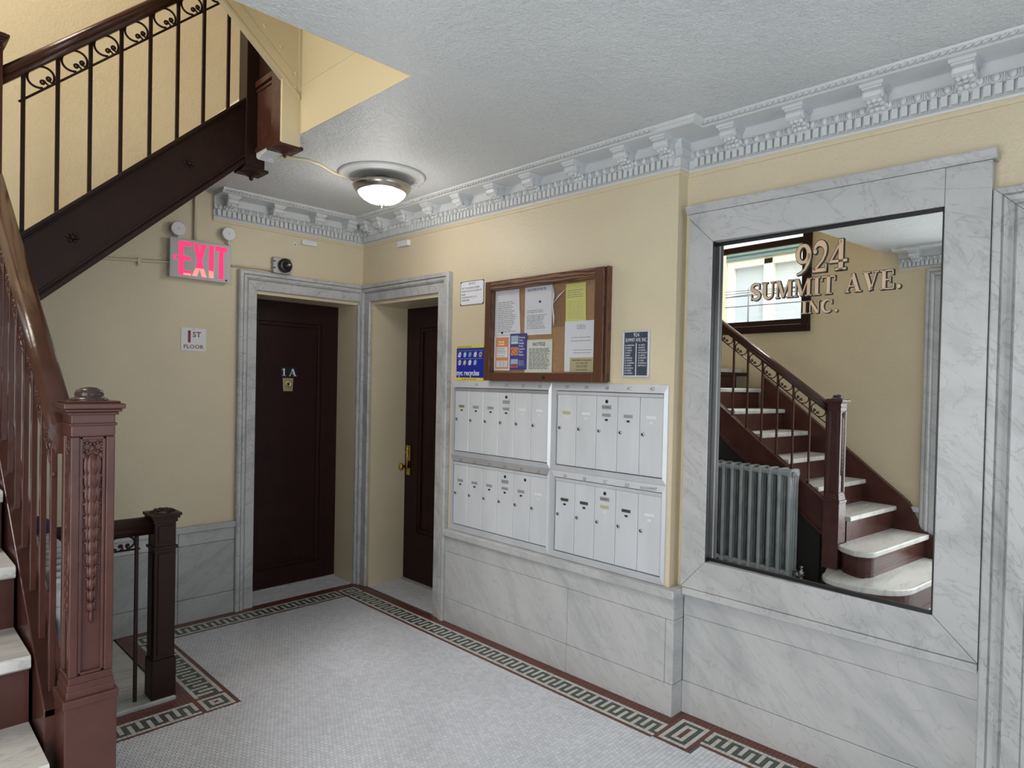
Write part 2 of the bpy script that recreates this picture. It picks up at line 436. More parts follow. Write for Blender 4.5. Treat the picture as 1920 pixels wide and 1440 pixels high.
# ------------------------------------------------------------------ mosaic floor
def tile_set(cells, m, name, parent, kind='stuff', gap=0.0011, h=0.0022):
    """cells: (x0,x1,y0,y1); each a low tile with sloped sides"""
    v = []; f = []; cols = []
    rnd = random.random
    for (x0, x1, y0, y1) in cells:
        b = len(v); g = gap; z = (rnd()-.5)*0.0005
        v += [(x0+g,y0+g,z),(x1-g,y0+g,z),(x1-g,y1-g,z),(x0+g,y1-g,z),(x0+g*.4,y0+g*.4,-h),(x1-g*.4,y0+g*.4,-h),(x1-g*.4,y1-g*.4,-h),(x0+g*.4,y1-g*.4,-h)]
        f += [(b,b+1,b+2,b+3),(b,b+4,b+5,b+1),(b+1,b+5,b+6,b+2),(b+2,b+6,b+7,b+3),(b+3,b+7,b+4,b)]
        k = 0.86+0.16*rnd(); cols += [k, k*(0.99+.01*rnd()), k*(0.97+.03*rnd()), 1]*20
    me = bpy.data.meshes.new(name); me.from_pydata(v, [], f)
    a = me.color_attributes.new('tint', 'FLOAT_COLOR', 'CORNER'); a.data.foreach_set('color', cols)
    me.materials.append(m); me.update()
    o = link(name, me, parent); o['kind'] = kind
    return o
hx1 = -1.63; hy0 = -0.93                          # edge of the basement stairwell
ft = Thing('floor', kind='structure')
mb = MB().box(XL, .4, YF, -1.0, -.15, -.0015).box(hx1, .4, -1.0, .35, -.15, -.0015).box(XL, hx1-.02, -1.0, hy0, -.15, -.0015)
ft.part('grout_bed', mb, GROUT)
white, dark, red, field = [], [], [], []
def put(i0, j0, pat, ox, oy, sx=1, sy=1, swap=False):
    pass
def cellxy(x, y, col, w=T, h=T):
    {'w': white, 'd': dark, 'r': red}[col].append((min(x,x+w), max(x,x+w), min(y,y+h), max(y,y+h)))
def meander(k):                                    # colours of one column of seven modules, outer border first
    c = k % 4
    if c == 0: return 'wwwwwdw'
    if c == 2: return 'wdwwwww'
    return 'wdddddw'
def square(nx, ny):                                # concentric frames
    rows = []
    for j in range(ny):
        r = ''
        for i in range(nx):
            d = min(i, j, nx-1-i, ny-1-j); r += 'wdwr'[d] if d < 4 else 'r'
        rows.append(r)
    return rows
# along the right wall: outer edge at x=-RB, seven modules inwards, running in -y
RB = 0.083
def strip_y(xo, y0, y1, flip=1, narrow=7):
    n = int(round(abs(y1-y0)/T)); st = (y1-y0)/n
    for k in range(n):
        p = meander(k)
        for j, c in enumerate(p): cellxy(xo-flip*T*(j+1), y0+st*k, c, T, st)
def strip_x(yo, x0, x1, flip=1):
    n = int(round(abs(x1-x0)/T)); st = (x1-x0)/n
    for k in range(n):
        p = meander(k)
        for j, c in enumerate(p): cellxy(x0+st*k, yo-flip*T*(j+1), c, st, T)
def put_square(x0, y0, nx=7, ny=7, tx=T, ty=T):
    for j, r in enumerate(square(nx, ny)):
        for i, c in enumerate(r): cellxy(x0+tx*i, y0-ty*(j+1), c, tx, ty)
def band(x0, x1, y0, y1):
    nx = max(1, int(round((x1-x0)/T))); ny = max(1, int(round((y1-y0)/T)))
    for i in range(nx):
        for j in range(ny):
            red.append((x0+(x1-x0)*i/nx, x0+(x1-x0)*(i+1)/nx, y0+(y1-y0)*j/ny, y0+(y1-y0)*(j+1)/ny))
S7 = 7*T
# room corner
put_square(-RB-S7, -RB)
band(-RB, -.02, -2.737, 0.0); band(XL+1.62, -RB, -RB, -.02 + .02)
band(-RB-S7-T, -RB-S7, -2.781+T, -RB-S7); 
band(-1.419+T, -RB-S7-T, -RB-S7-T, -RB-S7)
band(-RB-S7-T, -RB-S7, -RB-S7, -RB); band(-RB-S7, -RB, -RB-S7-T, -RB-S7)
# right strip, back strip
strip_y(-RB, -RB-S7-T, -2.781+T)
strip_x(-RB, -RB-S7-T, -1.419+T)
# rectangle where the wall steps back
RX = 0.012
put_square(RX-.217, -2.781, 11, 7, .217/11, .138/7)
band(RX, XW-.01, -2.95, YP); band(-RB, RX, -2.781, -2.737); band(-RB-S7-T, -RB, -2.781, -2.781+T)
band(RX-.217-T, RX-.217, -2.919-T, -2.781); band(RX-.217, RX, -2.919-T, -2.919)
YE = -4.9
band(RX, XW-.01, YE, -2.95); strip_y(RX, -2.919-T, YE); band(RX-S7-T, RX-S7, YE, -2.919-T)
# stairwell strips
put_square(-1.419-S7, -1.095); put_square(-1.419-S7, -RB)
strip_y(-1.419, -RB-S7-T, -1.095+T, 1)
strip_x(-1.095, -1.419-S7-T, XL+.95)
band(-1.419, -1.419+T, -1.095-S7-T, -RB-S7); band(-1.419-S7, -1.419, -1.095, -1.095+T)
band(-1.419-S7, -1.419, -RB-S7-T, -RB-S7); band(-1.419-S7-T, -1.419-S7, -1.095-S7, -1.095)
band(XL+.95, -1.419, -1.095-S7-T, -1.095-S7)
band(hx1, -1.419-S7, -1.095, -RB); band(XL+.95, hx1, -1.095, -1.01)
# field of staggered white tiles, rows along x
fx1 = -RB-S7-T; fx0 = -1.419+T
def in_field(x0, x1, y0, y1):
    cx, cy = (x0+x1)/2, (y0+y1)/2
    if cy > -RB-S7-T: return False
    lim = fx1 if cy > -2.95 else RX-S7-T
    if -2.95 < cy < -2.75: lim = RX-.217-T
    if cx > lim: return False
    if cy > -1.095-S7-T and cx < fx0: return False
    return True
row = 0; y = -RB-S7-T
while y > -5.0:
    cy = y-T/2
    rl = RX-.217-T if -2.945 < cy < -2.77 else (fx1 if cy > -2.9 else RX-S7-T)
    ll = fx0 if cy > -1.095-S7-T else XL+.03
    x = rl; w = T/2 if row % 2 else T
    while x > ll+.004:
        x0 = max(ll, x-w)
        if x-x0 > .003: field.append((x0, x, y-T, y))
        x -= w; w = T
    y -= T; row += 1
# door recesses
def recess(x0, x1, y0, y1):
    n = int((x1-x0)/T); m = int((y1-y0)/T)
    for j in range(m):
        for i in range(n): field.append((x0+(x1-x0)*i/n, x0+(x1-x0)*(i+1)/n, y0+(y1-y0)*j/m, y0+(y1-y0)*(j+1)/m))
recess(-.817, -.05, 0.0, .25); recess(0.0, .295, -.952, -.148)
def seen_size(c):
    cam = S.camera; M = cam.matrix_world; v = M.inverted_safe() @ Vector(((c[0]+c[1])/2, (c[2]+c[3])/2, 0))
    if v.z > -.1: return 0
    px = 967.6+1222.06*v.x/-v.z; py = 735.8-1222.06*v.y/-v.z
    return 1/v.z**2 if 0 < px < 1920 and 0 < py < 1440 else 0
pool = sorted([(seen_size(c), 0, c) for c in field if abs(c[1]-c[0]-T) < 1e-4]+[(seen_size(c), 1, c) for c in white]+[(seen_size(c), 2, c) for c in dark], reverse=True)[:290]
near = [(k, c) for q, k, c in pool if q > 0 and not (-2.45 < c[0] < -2.1)]
for k, l_, mt_, nm in ((0, field, FIELD, 'tile'), (1, white, WTILE, 'tile'), (2, dark, DTILE, 'tile')):
    src = []
    for q, c in near:
        if q != k: continue
        l_.remove(c)
        if k == 0 and len(src) >= 4:
            r0, c0 = random.choice(src); o = r0.copy(); COL.objects.link(o); o.name = nm; o.location = (c[0]-c0[0], c[2]-c0[2], 0)
        else:
            o = tile_set([c], mt_, nm, ft.o); del o['kind']
            if k == 0: src.append((o, c))
tile_set(field, FIELD, 'field_mosaic', ft.o); tile_set(white, WTILE, 'white_border_mosaic', ft.o)
tile_set(dark, DTILE, 'dark_border_mosaic', ft.o); tile_set(red, RTILE, 'red_border_mosaic', ft.o)
mb = MB().box(XL, .08, YF, -5.0, -.02, 0)
ft.part('entrance_mosaic', mb, FIELD, kind='stuff')
me = ft.o.children[-1].data; a = me.color_attributes.new('tint', 'FLOAT_COLOR', 'CORNER'); a.data.foreach_set('color', [.9]*4*len(me.loops))
for b_ in (('threshold', MB().cbox(-.817, -.05, .25, .31, -.01, .014, .004)), ('threshold', MB().cbox(.295, .37, -.952, -.148, -.01, .014, .004))):
    ft.part(b_[0], b_[1], MARB_B)
ft.part('stairwell_curb', MB().cbox(-2.42, -1.615, -1.01, -.89, -.02, .018, .006), MARB_B)

# ------------------------------------------------------------------ basement stairwell
bt = Thing('basement_stair', ID, (hx1, -.45, -.2), 'marble basement steps descending behind the small brown post', 'stairs')
for k in range(6):
    z = -.004-.19*k; x1 = hx1-.26*k+(.06 if k else 0); x0 = x1-(.205 if k == 0 else .285)
    bt.part('tread', MB().cbox(x0, x1-.002, hy0+.01, -.005, z-.035, z, .006), MARB_T)
    if k: bt.part('riser', MB().box(x1-.012, x1-.001, hy0+.01, -.005, z, z+.153), BROWN_D)
struct('wall_basement', MB().box(XL, hx1, hy0-.08, hy0, -2.1, -.16), PLASTER)
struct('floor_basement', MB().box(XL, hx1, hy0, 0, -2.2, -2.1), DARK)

# ------------------------------------------------------------------ marble wainscot, casings
def casing_prof(w=.125):
    # (across from the outer edge, proud)
    return [(0,.002),(0,.034),(.008,.040),(.026,.040),(.028,.028),(.031,.026),(.033,.034),(.048,.036),(.058,.028),(.060,.018),(.063,.016),(.065,.021),(w-.004,.020),(w,.014),(w,.002)]
def casing(F, u0, u1, v1, w, name='casing', thing=None, m=None, sides='lhr', v0=0.0):
    """mitred casing around an opening, outer edges u0,u1,v1"""
    pr = casing_prof(w); n = len(pr)
    def piece(f0, f1):
        mb = MB(); vs = [f0(a, h) for a, h in pr]+[f1(a, h) for a, h in pr]
        mb.add(vs, [tuple(range(n)), tuple(range(n, 2*n))[::-1]]+[(i, (i+1)%n, n+(i+1)%n, n+i) for i in range(n)])
        return mb
    e = .0008
    if 'l' in sides: thing.part(name, piece(lambda a,h: (u0+a, v0, h), lambda a,h: (u0+a, v1-a-e, h)), m)
    if 'h' in sides: thing.part(name, piece(lambda a,h: (u0+a+e, v1-a, h), lambda a,h: (u1-a-e, v1-a, h)), m)
    if 'r' in sides: thing.part(name, piece(lambda a,h: (u1-a, v1-a-e, h), lambda a,h: (u1-a, v0, h)), m)

d1 = Thing('door_1', FB, (-.43, 0, -.25), kind='structure')
casing(FB, -.943, .075, 2.252, .126, thing=d1, m=MARB_C, sides='lh')
d1.part('casing', plate(-.05, -.001, 0, 2.104, 0, .022), MARB_F)
# leaf: stiles, rails and a recessed panel
def door_leaf(t, u0, u1, v0, v1, n, panels, m):
    mb = MB(); us = [u0]+[x for p in panels for x in (p[0], p[1])]+[u1]
    t0 = n-.035
    pu0, pu1 = panels[0][0], panels[0][1]
    mb.box(u0, pu0, v0, v1, t0, n).box(pu1, u1, v0, v1, t0, n)
    vs = sorted([(p[2], p[3]) for p in panels]); last = v0
    for a, b in vs: mb.box(pu0, pu1, last, a, t0, n); last = b
    mb.box(pu0, pu1, last, v1, t0, n)
    leaf = t.part('door_leaf', mb, m, bev=.0015)
    for (a, b, c, d) in panels:
        t.part('door_panel', MB().box(a, b, c, d, t0+.004, n-.016), m, leaf)
        w = .03; pm = MB()
        for (x0, x1, y0, y1) in ((a, a+w, c, d), (b-w, b, c, d), (a+w, b-w, c, c+w), (a+w, b-w, d-w, d)):
            pm.box(x0, x1, y0, y1, n-.017, n-.004)
        t.part('panel_moulding', pm, m, leaf, bev=.005)
    return leaf
leaf = door_leaf(d1, -.817, -.05, .016, 2.104, -.262, [(-.70, -.185, .15, 1.955)], DOOR)
sg = d1.part('number_plate', plate(-.508, -.374, 1.548, 1.628, -.2775, -.2755), BLACK, leaf)
# peephole / bell plate
pl = MB().prism([(-.490,1.545),(-.405,1.545),(-.412,1.447),(-.483,1.447)], 'z', -.2785, -.2735)
d1.part('bell_plate', pl, OLDBRASS, leaf, bev=.003)
d1.part('peephole', MB().lathe([(.0001,.004),(.010,.004),(.013,.010),(.026,.010),(.027,0)], (-.447,1.50,-.2735), 'z', 18), OLDBRASS, leaf)
d1.part('peephole_lens', MB().lathe([(.0001,.006),(.010,.0055),(.0105,0)], (-.447,1.50,-.2735), 'z', 12), BLACK, leaf)

d2 = Thing('door_2', FR, (.55, 0, -.3), kind='structure')
casing(FR, -.0, 1.064, 2.250, .126, thing=d2, m=MARB_C, sides='lhr')
leaf2 = door_leaf(d2, .148, .952, .016, 2.10, -.312, [(.312, .80, .385, 1.945)], DOOR)
lk = MB().box(.172, .224, .925, 1.045, -.3125, -.302).box(.176, .222, .815, .872, -.3125, -.304)
d2.part('lock_plate', lk, BRASS, leaf2, bev=.005)
d2.part('thumb_latch', MB().lathe([(.0001,.016),(.012,.014),(.013,0)], (.197,.993,-.302), 'z', 14), BRASS, leaf2)
d2.part('pull_arch', MB().tube([(.214,1.03,-.30),(.214,1.03,-.288),(.214,.94,-.286),(.205,.90,-.292),(.196,.87,-.298)], .008, 8), BRASS, leaf2)
d2.part('door_knob', MB().lathe([(.010,0),(.010,.028),(.024,.034),(.028,.048),(.022,.060),(.0001,.064)], (.156,.878,-.312), 'z', 16), BRASS, leaf2)

# serif glyphs as strokes -------------------------------------------------------------
def arc(cx, cy, rx, ry, a0, a1, n=14): return [(cx+rx*cos(radians(a0+(a1-a0)*i/n)), cy+ry*sin(radians(a0+(a1-a0)*i/n))) for i in range(n+1)]
def wlerp(n, ks): # width keyframes over n points
    out = []
    for i in range(n):
        t = i/(n-1)*(len(ks)-1); a = int(min(t, len(ks)-2)); out.append(ks[a]+(ks[a+1]-ks[a])*(t-a))
    return out
def R(a,b,c,d): return ('R', a, b, c, d)
def St(p, w): return ('S', p, w if isinstance(w, list) else [w]*len(p))
def St2(p, ks): return ('S', p, wlerp(len(p), ks))
s_curve = arc(.40,.74,.27,.215,35,90,5)+arc(.38,.74,.27,.215,90,200,9)[1:]+[(.24,.60),(.40,.50),(.55,.41)]+arc(.36,.265,.28,.225,20,-90,9)+arc(.36,.265,.28,.225,-90,-160,5)[1:]
two = arc(.36,.69,.26,.27,165,0,12)+[(.60,.58),(.50,.40),(.30,.22),(.10,.06)]
nine_t = [(.655,.68),(.66,.55),(.60,.34),(.46,.14),(.26,.02),(.10,-.01)]
GL = {
 'I': (.46, [R(.12,0,.34,1),R(0,0,.46,.06),R(0,.94,.46,1)]),
 'T': (.86, [R(.32,0,.54,1),R(0,.93,.86,1),R(.2,0,.66,.06),R(0,.74,.06,1),R(.80,.74,.86,1)]),
 'N': (.90, [R(.1,0,.17,1),R(.73,0,.80,1),St([(.15,.97),(.72,.03)],.2),R(0,0,.27,.06),R(0,.94,.2,1),R(.62,.94,.90,1)]),
 'M': (1.18, [R(.09,0,.16,1),R(.86,0,1.07,1),St([(.2,.97),(.53,.05)],.19),St([(.53,.03),(.9,.97)],.07),R(0,0,.25,.06),R(0,.94,.22,1),R(.76,0,1.18,.06),R(.9,.94,1.18,1)]),
 'U': (.92, [R(.1,.3,.31,1),R(.73,.3,.80,1),St2(arc(.485,.30,.28,.25,180,360,14),[.21,.16,.1,.07]),R(0,.94,.42,1),R(.62,.94,.92,1)]),
 'S': (.76, [St2(s_curve,[.06,.13,.19,.22,.19,.13,.06]),R(.60,.66,.66,.98),R(.06,.02,.12,.34)]),
 'A': (.98, [St([(.14,.02),(.46,.97)],.075),St([(.46,.98),(.80,.02)],.21),R(.24,.30,.64,.36),R(0,0,.28,.06),R(.58,0,1.0,.06)]),
 'V': (.92, [St([(.16,.98),(.48,.02)],.21),St([(.48,.03),(.78,.98)],.075),R(0,.94,.42,1),R(.62,.94,.92,1)]),
 'E': (.80, [R(.1,0,.31,1),R(0,.94,.74,1),R(0,0,.78,.06),R(.31,.47,.56,.53),R(.68,.74,.74,1),R(.72,0,.78,.28),R(.53,.36,.59,.64)]),
 'C': (.88, [St2(arc(.47,.5,.38,.475,42,318,22),[.06,.13,.22,.22,.13,.06]),R(.76,.66,.82,.98)]),
 '.': (.34, [('O',.15,.11,.11)]),
 '9': (.72, [St2(arc(.37,.67,.265,.285,0,360,24),[.21,.10,.20,.10,.21]),St2(nine_t,[.20,.17,.13,.09,.07,.05])]),
 '2': (.74, [St2(two,[.08,.12,.18,.21,.19,.13,.09,.07]),R(.04,0,.68,.12),R(.62,.0,.68,.26),('O',.14,.70,.085)]),
 '4': (.80, [St([(.52,.97),(.06,.32)],.07),R(.0,.25,.78,.34),R(.40,0,.60,1),R(.26,0,.74,.06)]),
 '1': (.56, [R(.2,0,.40,1),R(.04,0,.56,.06),St([(.03,.80),(.25,.96)],.08)]),
 ' ': (.42, []),
}
def glyph_mb(ch, e=0.0):
    mb = MB()
    for s in GL[ch][1]:
        if s[0] == 'R': mb.add([(s[1]-e,s[2]-e,0),(s[3]+e,s[2]-e,0),(s[3]+e,s[4]+e,0),(s[1]-e,s[4]+e,0)], [(0,1,2,3)])
        elif s[0] == 'O': mb.add([(s[1]+(s[3]+e)*cos(a*pi/10), s[2]+(s[3]+e)*sin(a*pi/10), 0) for a in range(20)], [tuple(range(20))])
        else:
            p, w = s[1], s[2]; n = len(p); L = []; Rr = []
            for i in range(n):
                a, b = p[max(i-1,0)], p[min(i+1,n-1)]; dx, dy = b[0]-a[0], b[1]-a[1]; l = sqrt(dx*dx+dy*dy) or 1
                dx /= l; dy /= l; x, y = p[i]
                if i == 0: x -= dx*e; y -= dy*e
                if i == n-1: x += dx*e; y += dy*e
                h = w[i]/2+e; L.append((x-dy*h, y+dx*h, 0)); Rr.append((x+dy*h, y-dx*h, 0))
            mb.add(L+Rr, [(i, n+i, n+i+1, i+1) for i in range(n-1)])
    return mb
def serif(txt, u, v, h, width=None, n=0.0, e=0.0, du=0.0, dv=0.0, sp=.08):
    tot = sum(GL[c][0]+sp for c in txt)-sp; sx = h if width is None else width/tot
    mb = MB(); x = u
    for k, c in enumerate(txt):
        g = glyph_mb(c, e); b = 0
        mb.add([(x+p[0]*sx+du, v+p[1]*h+dv, n+.00002*k) for p in g.v], g.f)
        x += (GL[c][0]+sp)*sx
    return mb
d1.part('number_text', serif('1', -.497, 1.560, .055, .032, -.2750), LETTER, sg)
d1.part('number_text', serif('A', -.443, 1.560, .055, .060, -.2750), LETTER, sg)
sg2 = d2.part('number_plate', plate(.508, .640, 1.553, 1.633, -.3275, -.3255), BLACK, leaf2)
d2.part('number_text', serif('1', .516, 1.565, .055, .034, -.3250), LETTER, sg2)

# back wainscot
t = Thing('baseboard_back', FB, (-1.5, 0, 0), kind='structure')
for a, b in ((-2.25, -1.29), (-1.288, -.9435)):
    t.part('marble_base', plate(a, b, 0, .144, 0, .022), MARB_B, bev=.002)
    t.part('marble_panel', plate(a, b, .146, .481, 0, .018), MARB_B, bev=.002)
    t.part('marble_frieze', plate(a, b, .483, .562, 0, .020), MARB_F, bev=.002)
t.part('marble_cap', plate(-2.25, -.9435, .564, .602, 0, .034), MARB_F, bev=.004)
# mailbox wall wainscot
t = Thing('baseboard_right', FR, (1.9, 0, 0), kind='structure')
for a, b in ((1.0645, 2.091), (2.0925, 2.737)):
    t.part('marble_base', plate(a, b, 0, .150, 0, .022), MARB, bev=.002)
for a, b in ((1.0645, 2.093), (2.0945, 2.692)):
    t.part('marble_panel', plate(a, b, .1515, .4515, 0, .019), MARB, bev=.002)
t.part('marble_corner_strip', MB().box(2.694, 2.737, .1515, .4515, -.066, .019), MARB, bev=.002)
t.part('marble_corner_base', MB().box(2.7375, 2.7377, 0, .15, -.066, .021), MARB)
t.part('marble_corner_base', MB().box(2.697, 2.737, 0, .15, -.066, -.001), MARB, bev=.002)
t.part('marble_frieze', MB().box(1.0645, 2.737, .453, .554, 0, .020).box(2.697, 2.737, .453, .554, -.066, 0), MARB, bev=.002)
t.part('marble_cap', MB().box(1.0645, 2.749, .5555, .597, -.0, .050).box(2.697, 2.749, .5555, .597, -.06, 0), MARB_F, bev=.006)
# bay wainscot
t = Thing('baseboard_bay', FR, (3.3, 0, 0), kind='structure')
t.part('marble_base', plate(2.738, 3.8935, 0, .150, -XW, -XW+.014), MARB, bev=.002)
t.part('marble_panel', plate(2.738, 3.8935, .1515, .4635, -XW, -XW+.011), MARB, bev=.002)
t.part('marble_frieze', plate(2.738, 3.8935, .465, .572, -XW, -XW+.013), MARB, bev=.002)
t.part('marble_cap', plate(2.751, 3.8935, .5735, .606, -XW, -.020), MARB_F, bev=.005)
# right door casing at the picture's edge
d3 = Thing('door_3', FR, (4.5, 0, -.2), kind='structure')
FR3 = FR
pr = [(0,.0),(0,.045),(.004,.049),(.025,.050),(.027,.038),(.030,.036),(.032,.044),(.046,.038),(.060,.046),(.062,.032),(.066,.030),(.068,.037),(.116,.036),(.119,.024),(.122,.028),(.134,.028),(.134,.0)]
def c3piece(f0, f1):
    n = len(pr); mb = MB(); vs = [f0(a,h) for a,h in pr]+[f1(a,h) for a,h in pr]
    return mb.add(vs, [tuple(range(n)), tuple(range(n,2*n))[::-1]]+[(i,(i+1)%n,n+(i+1)%n,n+i) for i in range(n)])
d3.part('casing', c3piece(lambda a,h:(3.896+a,0,h-XW), lambda a,h:(3.896+a,2.246-a-.001,h-XW)), MARB_C)
d3.part('casing', c3piece(lambda a,h:(3.897+a,2.246-a,h-XW), lambda a,h:(5.08-a,2.246-a,h-XW)), MARB_C)
d3.part('casing', c3piece(lambda a,h:(5.084-a,0,h-XW), lambda a,h:(5.084-a,2.246-a-.001,h-XW)), MARB_F)

# left wall: doorway casing and dado, seen in the mirror
t = Thing('door_4', FL, (-3.4, 0, 0), kind='structure')
casing(FL, -4.42, -2.575, 2.54, .16, thing=t, m=MARB_F, sides='rhl')
t = Thing('baseboard_left', FL, (-2.5, 0, 0), kind='structure')
t.part('marble_base', plate(-2.574, -2.0, 0, .15, 0, .022), MARB, bev=.002)
t.part('marble_panel', plate(-2.574, -2.0, .152, .455, 0, .018), MARB, bev=.002)
t.part('marble_frieze', plate(-2.574, -2.0, .457, .556, 0, .020), MARB, bev=.002)
t.part('marble_cap', plate(-2.574, -2.0, .558, .598, 0, .04), MARB_F, bev=.004)

# ------------------------------------------------------------------ cornice
CP = [(0,2.556),(.012,2.556),(.014,2.562),(.020,2.565),(.014,2.571),(.014,2.609),(.034,2.611),(.030,2.618),(.026,2.640),(.034,2.643),(.022,2.646),(.020,2.688),(.026,2.692),(.152,2.692),(.160,2.697),(.160,2.703),(.171,2.708),(.176,2.7195),(0,2.7195)]
def bracket_mb(w=.082):
    # modillion in (along, out, z) centred on along = 0, root at out = .02
    mb = MB()
    pro = [(.02,2.600),(.030,2.606),(.050,2.628),(.062,2.640),(.078,2.643),(.098,2.640),(.112,2.648),(.118,2.662),(.112,2.672),(.02,2.676)]
    mb.prism([(o, z) for o, z in pro], 'x', -w*.36, w*.36)
    mb.box(-w*.42, w*.42, .02, .124, 2.672, 2.680).box(-w*.5, w*.5, .02, .132, 2.680, 2.6925)
    for s in (-1, 1):                                   # side scrolls
        mb.lathe([(.019,0),(.019,.004),(.013,.006),(.0001,.008)], (s*w*.36, .098, 2.657), 'x', 12) if s > 0 else mb.lathe([(.019,0),(.019,-.004),(.013,-.006),(.0001,-.008)], (s*w*.36, .098, 2.657), 'x', 12)
        mb.lathe([(.011,0),(.011,s*.004),(.0001,s*.007)], (s*w*.36, .040, 2.628), 'x', 10)
    for k, (o, z) in enumerate(((.060,2.634),(.044,2.618),(.086,2.637))):     # leaf under the scroll
        for a in (-1, 0, 1): mb.ell((a*w*.22, o+.004*(1-abs(a)), z), (w*.15, .012, .010), 8, 5)
    return mb
def cornice(name, F, u0, u1, n0, cap0=None, miter=(0,0), brs=(), dent0=None):
    """run along u on a wall frame, n0 = wall plane; miter = how the ends are cut (-1 inner corner, +1 outer)"""
    t = Thing(name, F, ((u0+u1)/2, 2.55, n0), kind='structure')
    n = len(CP); vs = [(u0-miter[0]*o, z, n0+o) for o, z in CP]+[(u1+miter[1]*o, z, n0+o) for o, z in CP]
    mb = MB().add(vs, [tuple(range(n))[::-1], tuple(range(n,2*n))]+[(i, (i+1)%n, n+(i+1)%n, n+i) for i in range(n)])
    t.part('moulding', mb, CORN)
    LP = [(0,2.534),(.006,2.537),(.007,2.545),(.010,2.549),(.010,2.5558),(0,2.5558)]; n = len(LP)
    vs = [(u0-miter[0]*o, z, n0+o) for o, z in LP]+[(u1+miter[1]*o, z, n0+o) for o, z in LP]
    t.part('painted_lip', MB().add(vs, [tuple(range(n))[::-1], tuple(range(n,2*n))]+[(i, (i+1)%n, n+(i+1)%n, n+i) for i in range(n)]), PLASTER)
    # dentils and eggs share their meshes
    L = u1-u0; nd = int((L-.02)/.0316)
    e0 = u0+max(0, -miter[0])*.03+.012; e1 = u1-max(0, -miter[1])*.03-.012
    nd = int((e1-e0)/.0316)
    src = None
    for k in range(nd):
        u = e0+(e1-e0)*(k+.5)/nd
        if src is None:
            o0 = Thing.part(t, 'dentil', MB().box(u-.0102, u+.0102, 2.572, 2.6088, n0+.012, n0+.034), CORN); src = (o0, u)
        else: t.copy('dentil', src[0], (u-src[1], 0, 0))
    ne = int((e1-e0)/.0465); src = None
    for k in range(ne):
        u = e0+(e1-e0)*(k+.5)/ne
        if src is None:
            g = MB().ell((u, 2.629, n0+.027), (.0125, .0165, .012), 10, 6)
            g.box(u+.0215, u+.0245, 2.613, 2.640, n0+.024, n0+.034)
            g.tube([(u-.017,2.640,n0+.032),(u-.0175,2.626,n0+.033),(u-.010,2.613,n0+.034),(u,2.609,n0+.034),(u+.010,2.613,n0+.034),(u+.0175,2.626,n0+.033),(u+.017,2.640,n0+.032)], .0022, 5)
            o0 = t.part('egg', g, CORN); src = (o0, u)
        else: t.copy('egg', src[0], (u-src[1], 0, 0))
    g = MB(); u = u0+.03; k = 0                              # twisted leaf band on the crown
    while u < u1-.03:
        z0 = 2.699
        for s in (0, 1):
            a = u+s*.008
            g.tube([(a-.010,z0-.0015,n0+.1645),(a,z0+.004,n0+.171),(a+.010,z0+.010,n0+.177)], [.0015,.0042,.0015], 5)
        u += .024
    t.part('leaf_band', g, CORN, kind='stuff')
    b0 = None
    for u in brs:
        if b0 is None:
            m = bracket_mb().xf(Matrix(((1,0,0,u),(0,0,1,0),(0,1,0,n0),(0,0,0,1))))
            b0 = (t.part('bracket', m, CORN), u)
        else: t.copy('bracket', b0[0], (u-b0[1], 0, 0))
    return t
cornice('trim_2', FB, -1.105, 0, 0, miter=(0,-1), brs=[-1.02,-.72,-.42,-.165])
cornice('trim_3', FR, 0, -YP, 0, miter=(-1,1), brs=[.165,.33,.62,.91,1.215,1.52,1.81,2.12,2.43,2.655])
cornice('trim_4', FR, -YP, 5.2, -XW, miter=(-1,0), brs=[2.945,3.235,3.525,3.81,4.10,4.39,4.68])
cornice('trim_6', frame((0,YP,0), (1,0,0), (0,0,1), (0,-1,0)), 0, XW, 0, miter=(1,-1))
cornice('trim_5', FL, -5.2, -2.36, 0, miter=(0,0), brs=[-2.5,-2.8,-3.1,-3.4,-3.7,-4.0])

# ------------------------------------------------------------------ mirror and its marble frame
AM = .057
FM = frame((.054, -3.3, 1.475), (sin(AM)*-1, -cos(AM), 0), (0,0,1), (-cos(AM), sin(AM), 0))
mt = Thing('wall_mirror', FM, (0,-.735,-.02), 'large lobby wall mirror with gold building name in a marble surround', 'mirror')
mt.part('mirror_glass', MB().box(-.437, .452, -.728, .729, -.008, 0), MIRROR)
GU = 3.2956
def gu(ym): return (-ym)-GU-.0045
tx = [('924', 3.222, 3.431, 2.022, .122, .01), ('SUMMIT AVE.', 3.025, 3.628, 1.929, .073, .03), ('INC.', 3.252, 3.402, 1.856, .052, .05)]
tp = None
mbg = MB(); mbk = MB(); mbs = MB()
for s, a, b, v, h, sp in tx:
    w = b-a; u = a-3.3; vv = v-1.475
    mbs.join(serif(s, u, vv, h, w, .0004, .030, .0040, -.0025, .08 if len(s) > 3 else .06))
    mbk.join(serif(s, u, vv, h, w, .0010, .026, 0, 0, .08 if len(s) > 3 else .06))
    mbg.join(serif(s, u, vv, h, w, .0018, .0, 0, 0, .08 if len(s) > 3 else .06))
let = mt.part('gold_lettering', mbg, GOLD, label='gold serif lettering 924 SUMMIT AVE. INC.')
mt.part('letter_outline', mbk, INK, let); mt.part('letter_shadow', mbs, INK, let)
